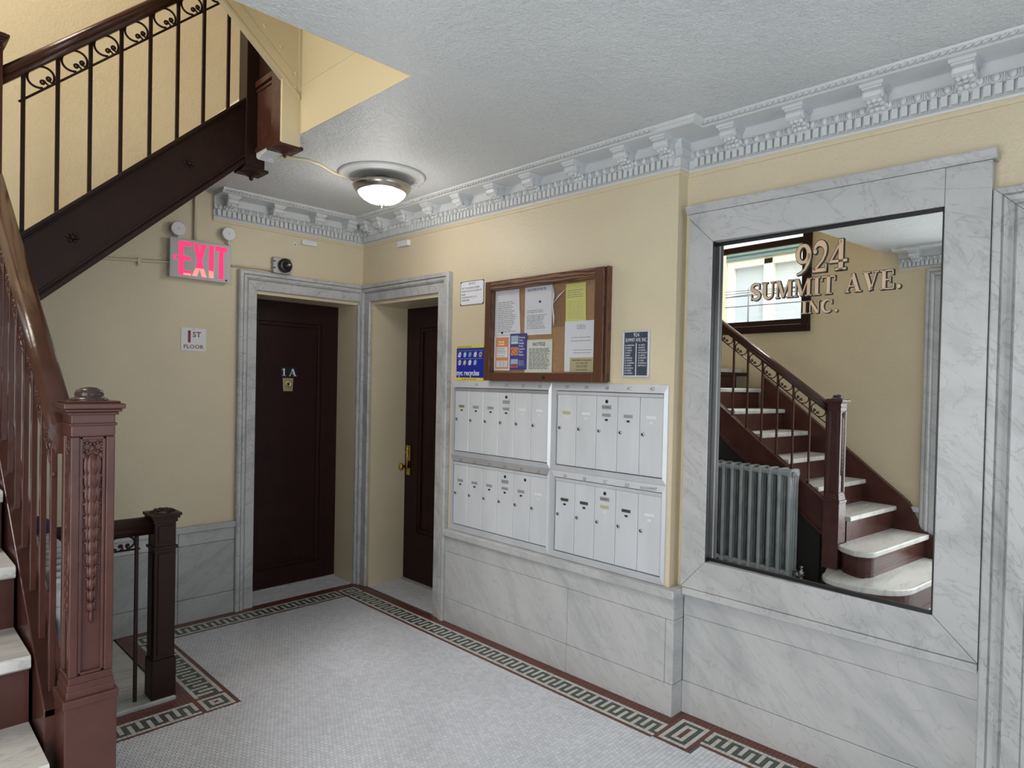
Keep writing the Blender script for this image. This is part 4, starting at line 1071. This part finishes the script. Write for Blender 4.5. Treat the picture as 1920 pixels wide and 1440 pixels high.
# first step: wide rounded slab
def rounded(x0, xe, y0, yb, rf, rb, n=10):
    """outline: from wall at front, to a rounded right end, back"""
    p = [(x0, y0)]
    p += [(xe-rf+rf*cos(a), y0+rf+rf*sin(a)) for a in [radians(-90+90*i/n) for i in range(n+1)]]
    p += [(xe-rb+rb*cos(a), yb-rb+rb*sin(a)) for a in [radians(0+90*i/n) for i in range(n+1)]]
    p += [(x0, yb)]
    return p
def slab(poly, z0, z1, c=.006):
    # vertical prism with softened top edge
    n = len(poly); mb = MB()
    cx = sum(p[0] for p in poly)/n; cy = sum(p[1] for p in poly)/n
    def ins(d): return [(p[0]-(p[0]-cx)/max(1e-6, sqrt((p[0]-cx)**2+(p[1]-cy)**2))*d, p[1]-(p[1]-cy)/max(1e-6, sqrt((p[0]-cx)**2+(p[1]-cy)**2))*d) for p in poly]
    rings = [(ins(c), z0), (poly, z0+c), (poly, z1-c), (ins(c*.4), z1-c*.3), (ins(c*1.2), z1)]
    for pl, z in rings: mb.v += [(x, y, z) for x, y in pl]
    for r in range(4):
        for i in range(n): mb.f.append((r*n+i, r*n+(i+1)%n, (r+1)*n+(i+1)%n, (r+1)*n+i)); mb.sm.append(False)
    mb.f.append(tuple(range(n))[::-1]); mb.f.append(tuple(4*n+i for i in range(n))); mb.sm += [False, False]
    return mb
z1, z2 = tread_z(1), tread_z(2)
p1 = [(XS, -2.915)]+[(-1.925-.30+.30*cos(radians(a)), -2.915+.30+.30*sin(radians(a))) for a in range(-90, 1, 9)]+[(-1.925-.16+.16*cos(radians(a)), -2.52+.16*sin(radians(a))) for a in range(0, 91, 10)]+[(-2.30, -2.28), (-2.36, -2.28), (XS, -2.40)]
st.part('tread', slab(p1, z1-.04, z1, .008), MARB_T)
p1r = [(x if x < -2.9 else x-.035, y+.03 if y < -2.6 else y-.03) for x, y in p1]
st.part('riser', MB().prism(p1r, 'z', 0, z1-.038), BROWN); 
st.part('riser_moulding', MB().prism([(x if x < -2.9 else x+.008, y-.008 if y < -2.6 else y+.004) for x, y in p1r], 'z', .0, .03), BROWN)
p2 = [(XS, -2.660)]+[(-2.115-.11+.11*cos(radians(a)), -2.660+.11+.11*sin(radians(a))) for a in range(-90, 1, 9)]+[(-2.13, -2.50), (-2.17, -2.43), (-2.215, -2.392), (XI, -2.392), (XI, -2.34), (XS, -2.34)]
st.part('tread', slab(p2, z2-.038, z2, .007), MARB_T)
p2r = [(x if x < -2.35 else x-.03, y+.028 if y < -2.6 else y-.012) for x, y in p2]
st.part('riser', MB().prism(p2r, 'z', z1, z2-.036), BROWN)
g = MB()
for dz, o in ((.030, .006), (.052, .004), (.120, .004), (.142, .006)):
    g.prism([(x if x < -2.35 else x+o, y-o if y < -2.6 else y+o*.5) for x, y in p2r], 'z', z1+dz, z1+dz+.006)
st.part('riser_moulding', g, BROWN)
for k in range(3, 9):
    z = tread_z(k); y = nose_y(k)
    st.part('tread', MB().prism([(y+.006,z-.036),(y,z-.030),(y,z-.008),(y+.006,z),(y+.285,z),(y+.285,z-.036)], 'x', XS, XI), MARB_T)
    st.part('riser', MB().box(XS, XI, y+.028, y+.04, z-.19, z-.034), BROWN)
# landing and winders
st.part('landing', MB().box(XL, XI+.01, nose_y(9), -.005, 1.69, 1.73), MARB_T)
st.part('riser', MB().box(XS, XI, nose_y(9)+.03, nose_y(9)+.042, 1.54, 1.69), BROWN)
for k in range(10, 16):
    z = tread_z(k); x = -2.437+.204*(k-10)
    st.part('tread', MB().box(x, x+.235, -.91, -.005, z-.034, z), MARB_T)
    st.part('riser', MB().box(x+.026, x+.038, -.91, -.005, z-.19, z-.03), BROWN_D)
st.part('landing', MB().box(-1.24, -1.18, -.93, -.005, ZU-.04, ZU), MARB_T)
# strings
def str_top(y): return .705+.738*(y+2.2315)
def str_bot(y): return .425+.738*(y+2.2315)
ya, yb = -2.28, -.995
poly = [(ya, str_bot(ya)-.0), (ya, str_top(ya)), (yb, str_top(yb)), (yb, str_bot(yb))]
s1 = st.part('outer_string', MB().prism(poly, 'x', -2.352, -2.305), BROWN, bev=.003)
def ridge(f, off, w, x0, x1): return [(ya, f(ya)+off), (ya, f(ya)+off+w), (yb, f(yb)+off+w), (yb, f(yb)+off)]
st.part('string_moulding', MB().prism(ridge(str_top, -.022, .022, 0, 0), 'x', -2.353, -2.292).prism(ridge(str_bot, 0, .028, 0, 0), 'x', -2.353, -2.296).prism(ridge(str_bot, .034, .010, 0, 0), 'x', -2.353, -2.300), BROWN, s1, bev=.003)
# wall string
def ws(y): return .589+.76*(y+2.414)+.13
ya2, yb2 = -2.50, -1.16
poly = [(ya2, 0), (-2.80, 0), (-2.80, .30), (-2.72, .37), (-2.60, .43), (ya2, ws(ya2)-.02), (yb2, ws(yb2)), (yb2, ws(yb2)-.45)]
st.part('wall_string', MB().prism([(p, q) for p, q in poly], 'x', XL+.002, XS+.002), BROWN)
st.part('soffit', MB().prism([(-2.2, str_bot(-2.2)+.03), (-1.0, str_bot(-1.0)+.03), (-1.0, str_bot(-1.0)+.05), (-2.2, str_bot(-2.2)+.05)], 'x', XL+.01, -2.35), BROWN_D)
# second flight string
def s2_top(x): return 2.066+.931*(x+2.28)
def s2_bot(x): return s2_top(x)-.335
xa, xb = -2.29, -1.30
poly = [(xa, s2_bot(xa)), (xa, s2_top(xa)), (xb, s2_top(xb)), (xb, s2_bot(xb))]
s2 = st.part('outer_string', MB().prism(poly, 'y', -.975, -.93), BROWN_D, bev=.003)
def rg(off, w): return [(xa, s2_top(xa)+off), (xa, s2_top(xa)+off+w), (xb, s2_top(xb)+off+w), (xb, s2_top(xb)+off)]
st.part('string_moulding', MB().prism(rg(-.020,.020), 'y', -.990, -.915).prism(rg(-.042,.012), 'y', -.982, -.97).prism(rg(-.335,.026), 'y', -.994, -.91).prism(rg(-.300,.014), 'y', -.986, -.97), BROWN_D, s2, bev=.003)
for cx, cz in ((-1.578, 2.565), (-2.045, 2.13)):
    g = MB().ell((cx, -.979, cz), (.010, .008, .010), 8, 5)
    for k in range(6): g.ell((cx+.017*cos(k*pi/3), -.977, cz+.017*sin(k*pi/3)), (.0085, .005, .0085), 8, 5)
    st.part('rosette', g, BROWN_D, s2)
st.part('soffit', MB().prism([(xa-.1, s2_bot(xa-.1)+.03), (xb+.05, s2_bot(xb+.05)+.03), (xb+.05, s2_bot(xb+.05)+.05), (xa-.1, s2_bot(xa-.1)+.05)], 'y', -.93, -.005), BROWN_D)
st.part('shade_panel', MB().prism([(-2.20, .0), (-2.20, str_bot(-2.20)+.02), (-1.02, str_bot(-1.02)+.02), (-1.02, 0)], 'x', -2.352, -2.335), DARK)  # near-black sheet added to stand in for the shade below the first flight
st.part('landing_soffit', MB().box(XL+.01, XI, -1.0, -.005, 1.66, 1.692), BROWN_D)

# newel posts
def husk(mb, c, s, ax):
    x, y, z = c
    def P(du, dn, dz): return (x+du, y-dn, z+dz) if ax == 'y' else (x-dn, y+du, z+dz)
    def E(du, dn, dz, a, b, h): 
        r = (a, b, h) if ax == 'y' else (b, a, h); mb.ell(P(du,dn,dz), r, 8, 5)
    E(0, .001, 0, .0105*s, .008, .022*s); E(-.009*s, .001, .002, .005*s, .006, .018*s); E(.009*s, .001, .002, .005*s, .006, .018*s)
    E(-.012*s, 0, -.018*s, .0045*s, .005, .004*s); E(.012*s, 0, -.018*s, .0045*s, .005, .004*s)
def newel(name, x, y, z0, z1, w, wb=None, zb=None, cap=True, knob=True, drop=False, panel=None, garland=(), m=BROWN, capm=None):
    h = w/2; mb = MB()
    if panel:
        pz0, pz1 = panel; r = .010; q = h-.020
        mb.box(x-h, x+h, y-h, y+h, z0, pz0).box(x-h, x+h, y-h, y+h, pz1, z1)
        for sx in (-1, 1):
            for sy in (-1, 1): mb.box(x+sx*h, x+sx*q, y+sy*h, y+sy*q, pz0, pz1)
        mb.box(x-h+r, x+h-r, y-h+r, y+h-r, pz0, pz1)
    else: mb.box(x-h, x+h, y-h, y+h, z0, z1)
    if wb:
        b = wb/2; mb.box(x-b, x+b, y-b, y+b, z0, zb)
        for k, (o, d) in enumerate(((.004,.0),(.0,.018),(-.004,.034))):
            bb = max(h+.003, b+o-.004*k); mb.box(x-bb, x+bb, y-bb, y+bb, zb-.004+d, zb+.018+d)
    nw = st.part(name, mb, m, bev=.003)
    if panel:
        pm = MB(); pz0, pz1 = panel; q = h-.020
        for s in (-1, 1):
            pm.box(x-q, x-q+.008, y+s*(h-.003), y+s*(h-.012), pz0, pz1).box(x+q, x+q-.008, y+s*(h-.003), y+s*(h-.012), pz0, pz1).box(x-q, x+q, y+s*(h-.003), y+s*(h-.012), pz1-.008, pz1).box(x-q, x+q, y+s*(h-.003), y+s*(h-.012), pz0, pz0+.008)
            pm.box(x+s*(h-.003), x+s*(h-.012), y-q, y-q+.008, pz0, pz1).box(x+s*(h-.003), x+s*(h-.012), y+q, y+q-.008, pz0, pz1)
        st.part('panel_moulding', pm, m, nw, bev=.002)
    for ax in garland:
        g = MB(); n = 12; zt = panel[1]-.045; c = (x, y-h+.008, 0) if ax == 'y' else (x-h+.008, y, 0)
        for s in (-1, 1):                                # bow
            for k in range(8):
                a = pi*2*k/8; du = s*.012+s*.011*cos(a); dz = zt+.018+.011*sin(a)
                p = (c[0]+du, c[1], dz) if ax == 'y' else (c[0], c[1]+du, dz)
                g.ell(p, (.0048,)*3, 6, 4)
            p = (c[0]+s*.019, c[1], zt-.004) if ax == 'y' else (c[0], c[1]+s*.019, zt-.004); g.ell(p, (.006,.006,.010), 6, 4)
        g.ell((c[0], c[1], zt+.014), (.007,.007,.008), 8, 5)
        for k in range(n):
            s = 1.5-.075*k; husk(g, (c[0], c[1], zt-.030-.0375*k+.0004*k*k), s, ax)
        g.ell((c[0], c[1], zt-.030-.0375*n+.06), (.005,.006,.018), 8, 5)
        st.part('garland', g, m, nw)
    if cap:
        c = MB()
        for (a, d0, d1) in ((h+.004, -.040, -.032), (h+.007, -.012, -.004), (h+.013, -.004, .004), (h+.019, .004, .018), (h+.010, .018, .024)):
            c.box(x-a, x+a, y-a, y+a, z1+d0, z1+d1)
        if knob: kn = MB().lathe([(.046,.022),(.040,.030),(.031,.033),(.033,.040),(.029,.050),(.016,.057),(.0001,.059)], (x,y,z1), 'z', 24)
        else: c.lathe([(.05,.024),(.030,.034),(.0001,.038)], (x,y,z1), 'z', 4)
        st.part('newel_cap', c, capm or m, nw, bev=.004)
        if knob: st.part('cap_knob', kn, CAPM, nw)
    if drop:
        c = MB().box(x-h-.014, x+h+.014, y-h-.014, y+h+.014, z0-.018, z0-.004).lathe([(h*1.35,0),(h*.9,-.008),(.012,-.020),(.012,-.026),(.009,-.034),(.0001,-.036)], (x,y,z0-.018), 'z', 4)
        c.lathe([(.009,-.016),(.011,-.030),(.0001,-.040)], (x,y,z0-.018), 'z', 10)
        st.part('drop_cap', c, m, nw, bev=.003)
    return nw
newel('newel_post', -2.271, -2.333, z1, 1.452, .098, .116, .705, panel=(.775,1.385), garland=('y','x'), m=BROWN_C, capm=BROWN)
newel('newel_post', -2.332, -.950, 1.50, 2.875, .085, knob=True, drop=True, m=BROWN)
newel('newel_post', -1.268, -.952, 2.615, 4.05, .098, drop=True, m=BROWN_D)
newel('newel_post', -1.240, -1.268, 2.668, 4.05, .098, drop=True, m=BROWN)
st.part('well_string', MB().box(-1.262, -1.225, -1.225, -1.0, 2.705, 3.045), BROWN, bev=.004)
for q in ((-1.275, 3.018, 3.05), (-1.268, 2.995, 3.012), (-1.272, 2.690, 2.712)): st.part('well_string_moulding', MB().box(q[0], -1.225, -1.222, -1.0, q[1], q[2]), BROWN, bev=.004)
st.part('upper_well_panel', MB().box(-1.255, -1.228, -1.222, -1.0, 3.05, 3.55), BROWN_D, bev=.003)
# third flight rising to the left above the well, painted cream
poly = [(-1.196, 2.66), (-1.289, 2.66), (-1.289, 2.972), (-1.62, 3.253), (-2.4, 3.915), (-2.4, 4.3), (-1.196, 3.35)]
u3 = st.part('upper_string', MB().prism(poly, 'y', -1.336, -1.318), CREAM)
st.part('string_edge', MB().prism([(-1.205, 2.886), (-1.62, 3.238), (-2.4, 3.90), (-2.4, 3.915), (-1.62, 3.253), (-1.205, 2.902)], 'y', -1.345, -1.310), CREAM, u3)
st.part('string_edge', MB().box(-1.212, -1.196, -1.344, -1.33, 2.92, 3.3).prism([(-1.24,2.985),(-1.62,3.31),(-1.62,3.325),(-1.24,3.0)], 'y', -1.342, -1.33), CREAM, u3)
for cx, cz in ((-1.226,2.935),(-1.226,3.0),(-1.30,3.10),(-1.38,3.165)): st.part('rivet_head', MB().ell((cx, -1.338, cz), (.010,.006,.010), 8, 5), CREAM, u3)
# handrails
def rail_prof(w=.031, h=.075): # (across, up) from the top
    return [(-.4*w,0),(.4*w,0),(.85*w,-.10*h),(w,-.28*h),(.92*w,-.48*h),(.62*w,-.60*h),(.72*w,-.68*h),(.72*w,-.80*h),(.5*w,-.86*h),(.5*w,-h),(-.5*w,-h),(-.5*w,-.86*h),(-.72*w,-.80*h),(-.72*w,-.68*h),(-.62*w,-.60*h),(-.92*w,-.48*h),(-w,-.28*h),(-.85*w,-.10*h)]
def rail(name, p0, p1, axis, m=RAIL, w=.031, h=.075):
    pr = rail_prof(w, h); n = len(pr)
    def P(p, a, u): return (p[0]+a, p[1], p[2]+u) if axis == 'y' else (p[0], p[1]+a, p[2]+u)
    mb = MB().add([P(p0,a,u) for a,u in pr]+[P(p1,a,u) for a,u in pr], [tuple(range(n)), tuple(range(n,2*n))[::-1]])
    for i in range(n): mb.f.append((i,(i+1)%n,n+(i+1)%n,n+i)); mb.sm.append(True)
    return st.part(name, mb, m)
def r1(y): return 1.458+.720*(y+2.2315)
rail('handrail', (-2.318,-2.29,r1(-2.29)), (-2.318,-.99,r1(-.99)), 'y', w=.034, h=.080)
def r2(x): return 2.740+.931*(x+2.294)+.036
rail('handrail', (-2.294,-.95,r2(-2.294)), (-1.31,-.95,r2(-1.31)), 'x')
# balusters with scrolls
def scroll_pts(s, slope, w, h):
    """C scroll between two balusters, sheared along the slope; returns (run, rise)"""
    p = []
    def add(a, r, cx=0, cz=0): p.append((cx+r*cos(radians(a))*w, cz+r*sin(radians(a))*h))
    for k in range(9): add(-60+45*k*.9, .18+.012*k, -.22*w, -.40*h)
    p = p[::-1]
    q = []
    for k in range(9): q.append((-.10*w+.20*w*(1-.07*k)*cos(radians(-100-40*k+0)), -.52*h+.26*h*(1-.07*k)*sin(radians(-100-40*k))))
    return p, q
def scroll_mb(axis, slope, w, h):
    """open loop with two inner curls, turned to lie along the rail"""
    loop = [(w*cos(radians(a)), h*sin(radians(a))) for a in range(-118, -118-305, -12)]
    def spiral(cx, cz, r, a0, d, turns=1.0, n=12):
        return [(cx+r*(1-.6*i/n)*cos(radians(a0+d*360*turns*i/n)), cz+r*(1-.6*i/n)*sin(radians(a0+d*360*turns*i/n))) for i in range(n+1)]
    A = spiral(-.16*w, -.46*h, .26*h, -35, 1)
    Bq = spiral(.44*w, -.44*h, .25*h, -120, -1)
    th = math.atan(slope); ca, sa = cos(th), sin(th)
    mb = MB()
    def sh(p): return [(q*ca-z*sa, 0, q*sa+z*ca) if axis == 'x' else (0, q*ca-z*sa, q*sa+z*ca) for q, z in p]
    mb.tube(sh(loop), .0050, 5); mb.tube(sh([(-.20*w, -1.0*h), (.06*w, -.88*h)]+A), .0045, 5); mb.tube(sh([(.62*w,-.92*h),(.40*w, -.86*h)]+Bq), .0045, 5)
    for c in (A[-1], Bq[-1]): mb.ell(sh([c])[0], (.0060,.0060,.0060), 8, 5)
    return mb
def balustrade(axis, fixed, starts, top, bot, slope, sp, s_off, bar, m=BROWN, half=.0075, sh_=.042):
    src = None; ssrc = None
    for k, a in enumerate(starts):
        zt, zb = top(a), bot(a)
        b = MB().box(fixed-half, fixed+half, a-half, a+half, zb-.012, zt+.012) if axis == 'y' else MB().box(a-half, a+half, fixed-half, fixed+half, zb-.012, zt+.012)
        st.part('baluster', b, m, bev=.0015)
    for k in range(len(starts)-1):
        a = (starts[k]+starts[k+1])/2; zc = top(a)-s_off
        w = (abs(starts[k+1]-starts[k])/2-.009)*(1.0 if slope == 0 else 1.02)
        if ssrc is None:
            g = scroll_mb(axis, slope, w, sh_)
            g.v = [(x+(fixed if axis == 'y' else a), y+(a if axis == 'y' else fixed), z+zc) for x, y, z in g.v]
            ssrc = (st.part('scroll', g, m), a, zc)
        else:
            d = a-ssrc[1]; st.copy('scroll', ssrc[0], (0, d, zc-ssrc[2]) if axis == 'y' else (d, 0, zc-ssrc[2]))
    a0, a1 = starts[0]-.014, starts[-1]+.014
    P = (lambda a: (fixed, a, top(a)-bar)) if axis == 'y' else (lambda a: (a, fixed, top(a)-bar))
    st.part('scroll_bar', MB().tube([P(a0), P(a1)], .0048, 6), m)
ys = [-2.2315+.1366*k for k in range(10)]
balustrade('y', -2.328, ys, lambda y: r1(y)-.072, str_top, .72, .1366, .050, .104, BROWN, .0075, .046)
xs = [-2.218+.1182*k for k in range(8)]
balustrade('x', -.95, xs, lambda x: r2(x)-.072, s2_top, .931, .1182, .048, .104, BROWN_D, .0075, .041)

# ------------------------------------------------------------------ basement guard railing
gr = Thing('guard_railing', ID, (-1.665, -.94, 0), 'low dark brown iron guard railing with square post beside basement stairwell', 'railing')
st_keep = st; st = gr
x, y = -1.666, -.945; h = .047
mb = MB().box(x-h-.006, x+h+.006, y-h-.006, y+h+.006, .015, .20).box(x-h, x+h, y-h, y+h, .20, .875)
post = gr.part('post', mb, BROWN_D, bev=.003)
g = MB().box(x-h-.008, x+h+.008, y-h-.008, y+h+.008, .725, .738)
for s in (-1, 1): g.box(x-h+.016, x+h-.016, y+s*(h+.001), y+s*(h+.005), .225, .705).box(x-h+.016, x+h-.016, y+s*(h+.001), y+s*(h+.005), .755, .835).box(x+s*(h+.001), x+s*(h+.005), y-h+.016, y+h-.016, .225, .705)
gr.part('post_moulding', g, BROWN_D, post, bev=.002)
c = MB()
for a, d0, d1 in ((h+.006,.850,.868),(h+.014,.868,.880),(h+.020,.880,.894)): c.box(x-a, x+a, y-a, y+a, d0, d1)
c.lathe([(.062,.894),(.050,.904),(.0001,.906)], (x,y,0), 'z', 4)
for k in range(8): c.ell((x+.032*cos(k*pi/4), y+.032*sin(k*pi/4), .904), (.012,.012,.006), 6, 4)
c.ell((x,y,.908), (.016,.016,.006), 8, 5)
gr.part('post_cap', c, BROWN_D, post, bev=.002)
rail('handrail', (-2.31,-.945,.878), (-1.71,-.945,.878), 'x', BROWN_D, .030, .082)
balustrade('x', -.945, [-2.25+.1188*k for k in range(5)], lambda x: .80, lambda x: .02, 0.0, .1188, .030, .066, BROWN_D, .0075, .032)
st = st_keep

# ------------------------------------------------------------------ radiator
rd = Thing('radiator', ID, (-2.2, -1.5, 0), 'silver painted cast iron column radiator beside the stair string', 'radiator')
R0 = None; ns = 12
for k in range(ns):
    y = -2.035+.0835*k
    if R0 is None:
        g = MB()
        for x in (-2.274, -2.236, -2.198, -2.160):
            g.tube([(x,y,.10),(x,y,.20),(x,y,.80),(x,y,.875)], [.011,.012,.012,.015] if x < -2.17 else [.014,.0165,.0165,.017], 10)
        g.prism([(-2.288,.86),(-2.288,.895),(-2.276,.918),(-2.158,.918),(-2.142,.895),(-2.142,.86)], 'y', y-.018, y+.018).prism([(-2.286,.08),(-2.286,.125),(-2.144,.125),(-2.144,.08)], 'y', y-.018, y+.018)
        g.tube([(-2.175,y-.0,.880),(-2.175,y+.0835,.880)], .020, 10); g.tube([(-2.175,y,.105),(-2.175,y+.0835,.105)], .022, 10)
        o = rd.part('section', g, SILVER, bev=.008); R0 = o
    else: rd.copy('section', R0, (0, .0835*k, 0))
for y in (-2.035, -1.1165):
    rd.part('foot', MB().lathe([(.026,0),(.018,.02),(.016,.09)], (-2.16,y,.0), 'z', 10).lathe([(.026,0),(.018,.02),(.016,.09)], (-2.27,y,.0), 'z', 10), SILVER)
rd.part('end_cap', MB().lathe([(.024,0),(.024,-.016),(.012,-.02),(.012,-.03),(.0001,-.03)], (-2.175,-2.058,.880), 'y', 12), SILVER)
rd.part('valve', MB().tube([(-2.22,-2.05,.105),(-2.22,-2.12,.105)], .020, 10).lathe([(.028,.0),(.028,.03),(.012,.035),(.012,.06),(.020,.065),(.0001,.075)], (-2.22,-2.12,.105), 'z', 12).tube([(-2.22,-2.12,.10),(-2.22,-2.12,.0)], .014, 8), STEEL)
t = Thing('cloth_cap', ID, (-2.21, -1.16, .918), 'navy blue cloth cap lying on the far end of the radiator', 'cap')
t.part('crown', MB().lathe([(.062,0),(.068,.012),(.064,.034),(.044,.050),(.018,.056),(.0001,.057)], (-2.21,-1.16,.919), 'z', 16), NAVY)
t.part('brim', MB().prism([(-2.265,-1.20),(-2.255,-1.245),(-2.21,-1.265),(-2.165,-1.245),(-2.155,-1.20)], 'z', .919, .926), NAVY)
t.part('strap', MB().tube([(-2.265,-1.15,.945),(-2.285,-1.14,.985),(-2.26,-1.135,1.008),(-2.22,-1.14,.975)], .008, 6), NAVY)

# ------------------------------------------------------------------ stair window and what stands outside
w = Thing('window_1', FL, (wy0, wz0, 0), kind='structure')
fw = .085
w.part('window_frame', MB().box(wy0-.05, wy0+.03, wz0-.06, wz1+.05, -.10, .03).box(wy1-.03, wy1+.05, wz0-.06, wz1+.05, -.10, .03).box(wy0+.03, wy1-.03, wz1-.03, wz1+.05, -.10, .03).box(wy0-.05, wy1+.05, wz0-.075, wz0-.005, -.12, .05), BROWN_D, bev=.006)
w.part('lower_sash', MB().box(wy0+.03, wy0+.07, wz0-.005, 2.99, -.09, -.05).box(wy1-.07, wy1-.03, wz0-.005, 2.99, -.09, -.05).box(wy0+.07, wy1-.07, wz0-.005, wz0+.055, -.09, -.05).box(wy0+.07, wy1-.07, 2.93, 2.99, -.09, -.05), BROWN_D, bev=.003)
w.part('upper_sash', MB().box(wy0+.03, wy0+.07, 2.95, wz1-.03, -.14, -.10).box(wy1-.07, wy1-.03, 2.95, wz1-.03, -.14, -.10).box(wy0+.07, wy1-.07, wz1-.08, wz1-.03, -.14, -.10), BROWN_D, bev=.003)
w.part('pane', MB().box(wy0+.07, wy1-.07, wz0+.055, 2.93, -.072, -.069), PANE); w.part('pane', MB().box(wy0+.07, wy1-.07, 2.99, wz1-.08, -.122, -.119), PANE)
fc = Thing('neighbour_facade', ID, (-5.35, 0, -1), 'sunlit cream court wall with a twin window outside the stair window', 'building')
XFc = -5.0
FF = frame((XFc, 0, 0), (0,1,0), (0,0,1), (1,0,0))
fc.F = FF; fc.org = (0,0,0); fc.o.matrix_world = FF
fc.part('wall', MB().box(-3.5, 3.5, -1, 2.3, -.3, 0).box(-3.5, -.75, 2.3, 3.26, -.3, 0).box(.42, 3.5, 2.3, 3.26, -.3, 0).box(-.75, .42, 3.20, 3.26, -.3, 0), FACADE)
fc.part('gutter', MB().box(-3.5, 3.5, 3.27, 3.36, -.2, .10).box(-3.5, 3.5, 3.22, 3.27, -.2, .05), TEALM, bev=.02)
wf = fc.part('window', MB().box(-.75,-.66,2.3,3.2,-.08,.02).box(.33,.42,2.3,3.2,-.08,.02).box(-.23,-.10,2.3,3.2,-.08,.02).box(-.66,.33,3.12,3.2,-.08,.02).box(-.66,.33,2.3,2.36,-.08,.03), WHITEF, bev=.008)
fc.part('screen', MB().box(-.66,-.23,2.36,3.12,-.06,-.04), MESHM, wf); fc.part('screen', MB().box(-.10,.33,2.36,3.12,-.06,-.04), MESHM, wf)
fe = Thing('fire_escape_rail', ID, (-4.2, -.6, 2.0), 'thin grey rails and wires crossing outside the stair window', 'railing')
g = MB()
for z in (2.30, 2.50, 2.62): fe.part('rail_bar', MB().tube([(-4.25,-2.2,z),(-4.25,.6,z+.01)], .006, 6), CABLEM)
for y in (-.35, -1.25): fe.part('rail_post', MB().tube([(-4.25,y,1.6),(-4.25,y,2.72)], .009, 6), CABLEM)
for k in range(3): fe.part('wire', MB().tube([(-4.2,-2.2,2.70-.03*k),(-4.2,.5,2.60+.05*k)], .004, 5), CABLEM)
struct('wall_court', MB().box(-5.6, -3.55, 2.2, 2.5, -1, ZT).box(-5.6, -3.55, -3.6, -3.3, -1, 3.4).box(-5.6, -3.55, -3.5, 2.5, -1.1, -1), FACADE)
